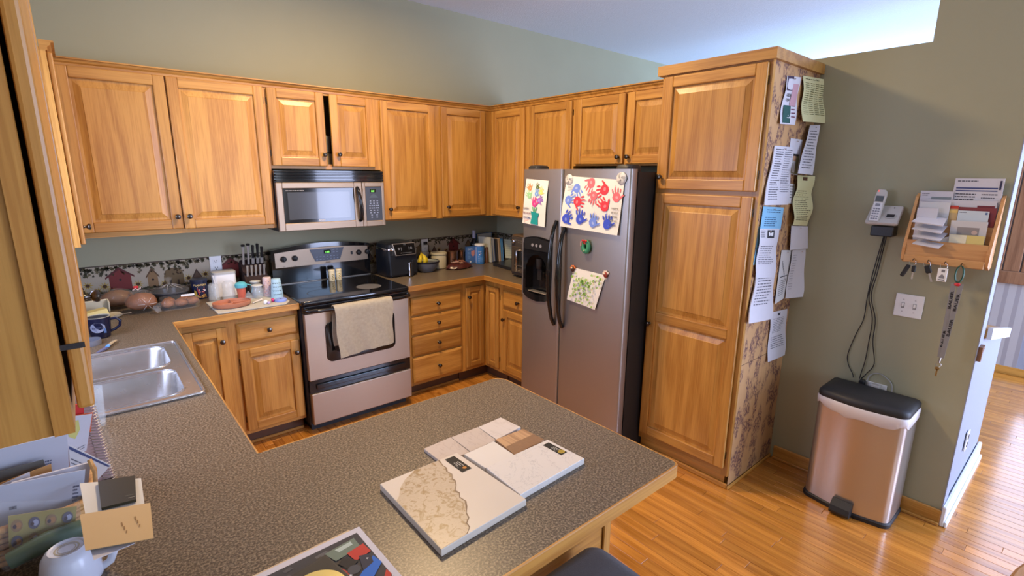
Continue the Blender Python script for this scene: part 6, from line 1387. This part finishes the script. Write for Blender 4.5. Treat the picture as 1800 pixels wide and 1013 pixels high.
card('large_letter', 'biggest pale letter standing in front with sideways print', ((-70, 868), (150, 826), (-60, 965), (142, 925)), -2.515, 'paper_shade', lambda p: [p.words(.90, .25, .96, .8, 9, (110, 115, 135), th=.5), p.rect(.36, .40, .42, .46, (110, 112, 125)), p.rect(.38, .41, .40, .45, (80, 80, 92))], th=.002)
def stamps(p):
    rn = random.Random(2)
    for r_ in range(2):
        for c_ in range(4):
            u, v = .12+.25*c_, .28+.42*r_; p.disc(u, v, .085, (95, 90, 110) if (c_+r_) % 2 else (150, 120, 80), 12, rv=.17); p.disc(u+.02, v, .045, (170, 175, 205) if c_ % 2 else (180, 130, 80), 8, rv=.09); p.disc(u-.03, v+.02, .03, (70, 50, 60), 6, rv=.06)
card('stamp_sheet', 'sheet of round stamps on olive yellow in a clear sleeve', ((14, 908), (135, 890), (16, 975), (130, 948)), -2.560, mat('stamp_olive', (.38, .32, .09), .6), stamps)
card('plastic_sleeve', 'clear sleeve glinting over the stamp sheet', ((-10, 884), (140, 878), (-6, 985), (146, 950)), -2.572, 'cling_film')
rl = thing('wrapped_roll', 'green roll in shiny clear wrap lying across the basket', 'package', (-3.27, -2.60, ZC+.10))
pa, pb_ = at(15, 988, -2.60), at(152, 925, -2.585)
mid = (pa+pb_)/2+Vector((0, 0, .006)); M(mat('roll_green', (.07, .13, .08), .35)).tube([pa, mid, pb_], [.017, .020, .018], 12).build('roll', rl, smooth=60); M('cling_film').tube([pa-Vector((.01, 0, 0)), mid, pb_+Vector((.006, 0, 0))], [.020, .025, .021], 9).build('wrap', rl, smooth=25)
# flat stationery poking out over the basket edge
def level(name, lab, px, z, m_, pr=None, cat='mail', th=.0012, tilt=0.):
    q = [atz(u, v, zz) for (u, v), zz in zip(px, (z, z+tilt, z, z+tilt))]; return sheet(name, lab, cat, q[0], q[1], q[2], q[3], m_, None, pr, 2, 2, th, 'mail in the wicker basket', smooth=False)
level('small_envelope', 'small white envelope at the bottom of the stationery poking out', ((150, 940), (232, 930), (165, 985), (237, 955)), 1.048, 'paper_white')
level('white_card', 'white card under the dark notepad', ((140, 850), (248, 841), (150, 905), (254, 887)), 1.052, mat('card_cream', (.72, .70, .62), .8))
level('tan_envelope', 'tan envelope with faint pencil marks jutting over the worktop', ((140, 905), (264, 884), (150, 968), (270, 946)), 1.056, mat('envelope_tan', (.60, .42, .20), .8), lambda p: [p.poly([(.55+.2*i+.03*j, .35+.12*j+.1*(1-i)), (.57+.2*i+.03*j, .34+.12*j+.1*(1-i)), (.58+.2*i+.02*j, .45+.1*j+.1*(1-i)), (.56+.2*i+.02*j, .46+.1*j+.1*(1-i))], (150, 115, 65)) for i in (0, 1) for j in (0, 1, 2)])
level('dark_notepad', 'small dark olive notepad on top of the stationery', ((172, 846), (237, 836), (178, 893), (239, 878)), 1.060, mat('pad_dark', (.035, .032, .018), .4), lambda p: [p.words(.70, .78, .95, .84, 1, (110, 108, 95), ragged=0), p.words(.78, .88, .98, .93, 1, (150, 148, 140), ragged=0)], cat='notepad', th=.006)
# wire-bound notebook standing behind the basket, with the sheets before it
nb = thing('spiral_notebook', 'wire-bound notebook standing upright with its coil outwards', 'notebook', (-3.20, -2.29, ZC))
B0, T0 = at(203, 838, -2.285), at(160, 692, -2.285); wv = Vector((-.17, .012, 0))
sf = Surf(T0+wv, T0-Vector((.004, 0, 0)), B0+wv, B0-Vector((.004, 0, 0))); sheet_mesh(sf, mat('notebook_pink', (.50, .36, .36), .7), 2, 2, .008).build('cover', nb)
m = M('black_plastic'); N_ = 30
for i in range(N_):
    c = B0+(T0-B0)*((i+.5)/N_); M('dull_steel').tube([(c.x-.012+.014*math.cos(a), c.y-.004+.014*math.sin(a), c.z) for a in [2*PI*j/10 for j in range(10)]], .0011, 4, closed=True).build('coil_ring', nb)
card('sketch_paper', 'white page with a yellow shape before the wire-bound notebook', ((108, 735), (162, 728), (122, 812), (152, 792)), -2.335, 'paper_white', lambda p: [p.poly([(.1, .15), (.55, .1), (.6, .35), (.4, .55), (.15, .45)], (205, 200, 120)), p.disc(.2, .82, .06, (60, 60, 80), 8), p.words(.3, .8, .9, .92, 2, G)])
card('red_binder', 'red binder edge peeking between cabinet door and notebook', ((128, 712), (147, 712), (134, 760), (150, 760)), -2.315, mat('binder_red', (.55, .03, .03), .5), th=.006)
card('orange_tab', 'orange-red folder tab just below the cabinet door', ((130, 731), (163, 725), (132, 760), (160, 760)), -2.325, mat('tab_orange', (.60, .14, .06), .6))
card('striped_envelope', 'tilted envelope with a dark blue stripe pointing at the coil', ((121, 782), (195, 818), (124, 838), (166, 850)), -2.360, 'paper_grey', lambda p: [p.poly([(.0, .04), (1, .04), (.98, .12), (.0, .14)], (70, 80, 120)), p.words(.05, .4, .5, .65, 2, G), p.words(.45, .7, .9, .8, 1, G)])
# big white mug upside down
mg = thing('white_mug', 'large white mug standing upside down before the wicker basket', 'mug', (-3.241, -2.680, ZC))
ce = mat('mug_ceramic', (.62, .65, .74), .25)
M(ce, T(-3.241, -2.680, ZC) @ Matrix.Scale(.80, 4)).lathe((0, 0, 0), [(.060, .0005), (.0625, .003), (.0625, .012), (.060, .045), (.053, .078), (.044, .092), (.040, .0945), (.0375, .0975), (.034, .0965), (.0325, .0935)], 36).build('body', mg, smooth=60)
M(mat('base_ring', (.42, .38, .28), .5), T(-3.241, -2.680, ZC) @ Matrix.Scale(.80, 4)).lathe((0, 0, 0), [(.0215, .0940), (.0235, .0943), (.0255, .0940)], 30, cap0=False, cap1=False).lathe((0, 0, 0), [(.0165, .0940), (.0175, .0943), (.0185, .0940)], 30, cap0=False, cap1=False).build('base_mark', mg, smooth=60)
M(ce, T(-3.241, -2.680, ZC)).tube([(.036, -.005, .062), (.054, -.008, .067), (.066, -.010, .056), (.069, -.010, .036), (.062, -.008, .018), (.046, -.005, .010)], [.0075, .007, .0066, .0066, .0066, .0075], 10, flat=1.2).build('handle', mg, smooth=60)
t = thing('basting_brush', 'black ball-ended handle lying before the basket', 'utensil', (-3.34, -2.665, ZC))
M('black_gloss').ball((-3.335, -2.672, ZC+.030), .018, 8, (1.15, 1, .9)).build('ball_end', t, smooth=60); M('dull_steel').tube([(-3.352, -2.660, ZC+.026), (-3.38, -2.640, ZC+.020), (-3.42, -2.615, ZC+.012)], .006, 8).build('shaft', t, smooth=60)
t = thing('bagged_bottle', 'brown rounded bottle in a clear bag at the wall side of the basket', 'bottle', (-3.40, -2.72, ZC))
M(mat('bottle_tan', (.27, .13, .08), .4), T(-3.408, -2.735, ZC)).lathe((0, 0, 0), [(.040, .0005), (.045, .004), (.047, .12), (.040, .16), (.020, .19), (.006, .196)], 24).build('bottle', t, smooth=60)
M('cling_film', T(-3.405, -2.732, ZC)).lathe((0, 0, 0), [(.050, .001), (.055, .01), (.056, .12), (.048, .17), (.026, .205), (.008, .212)], 11).build('bag', t, smooth=25)
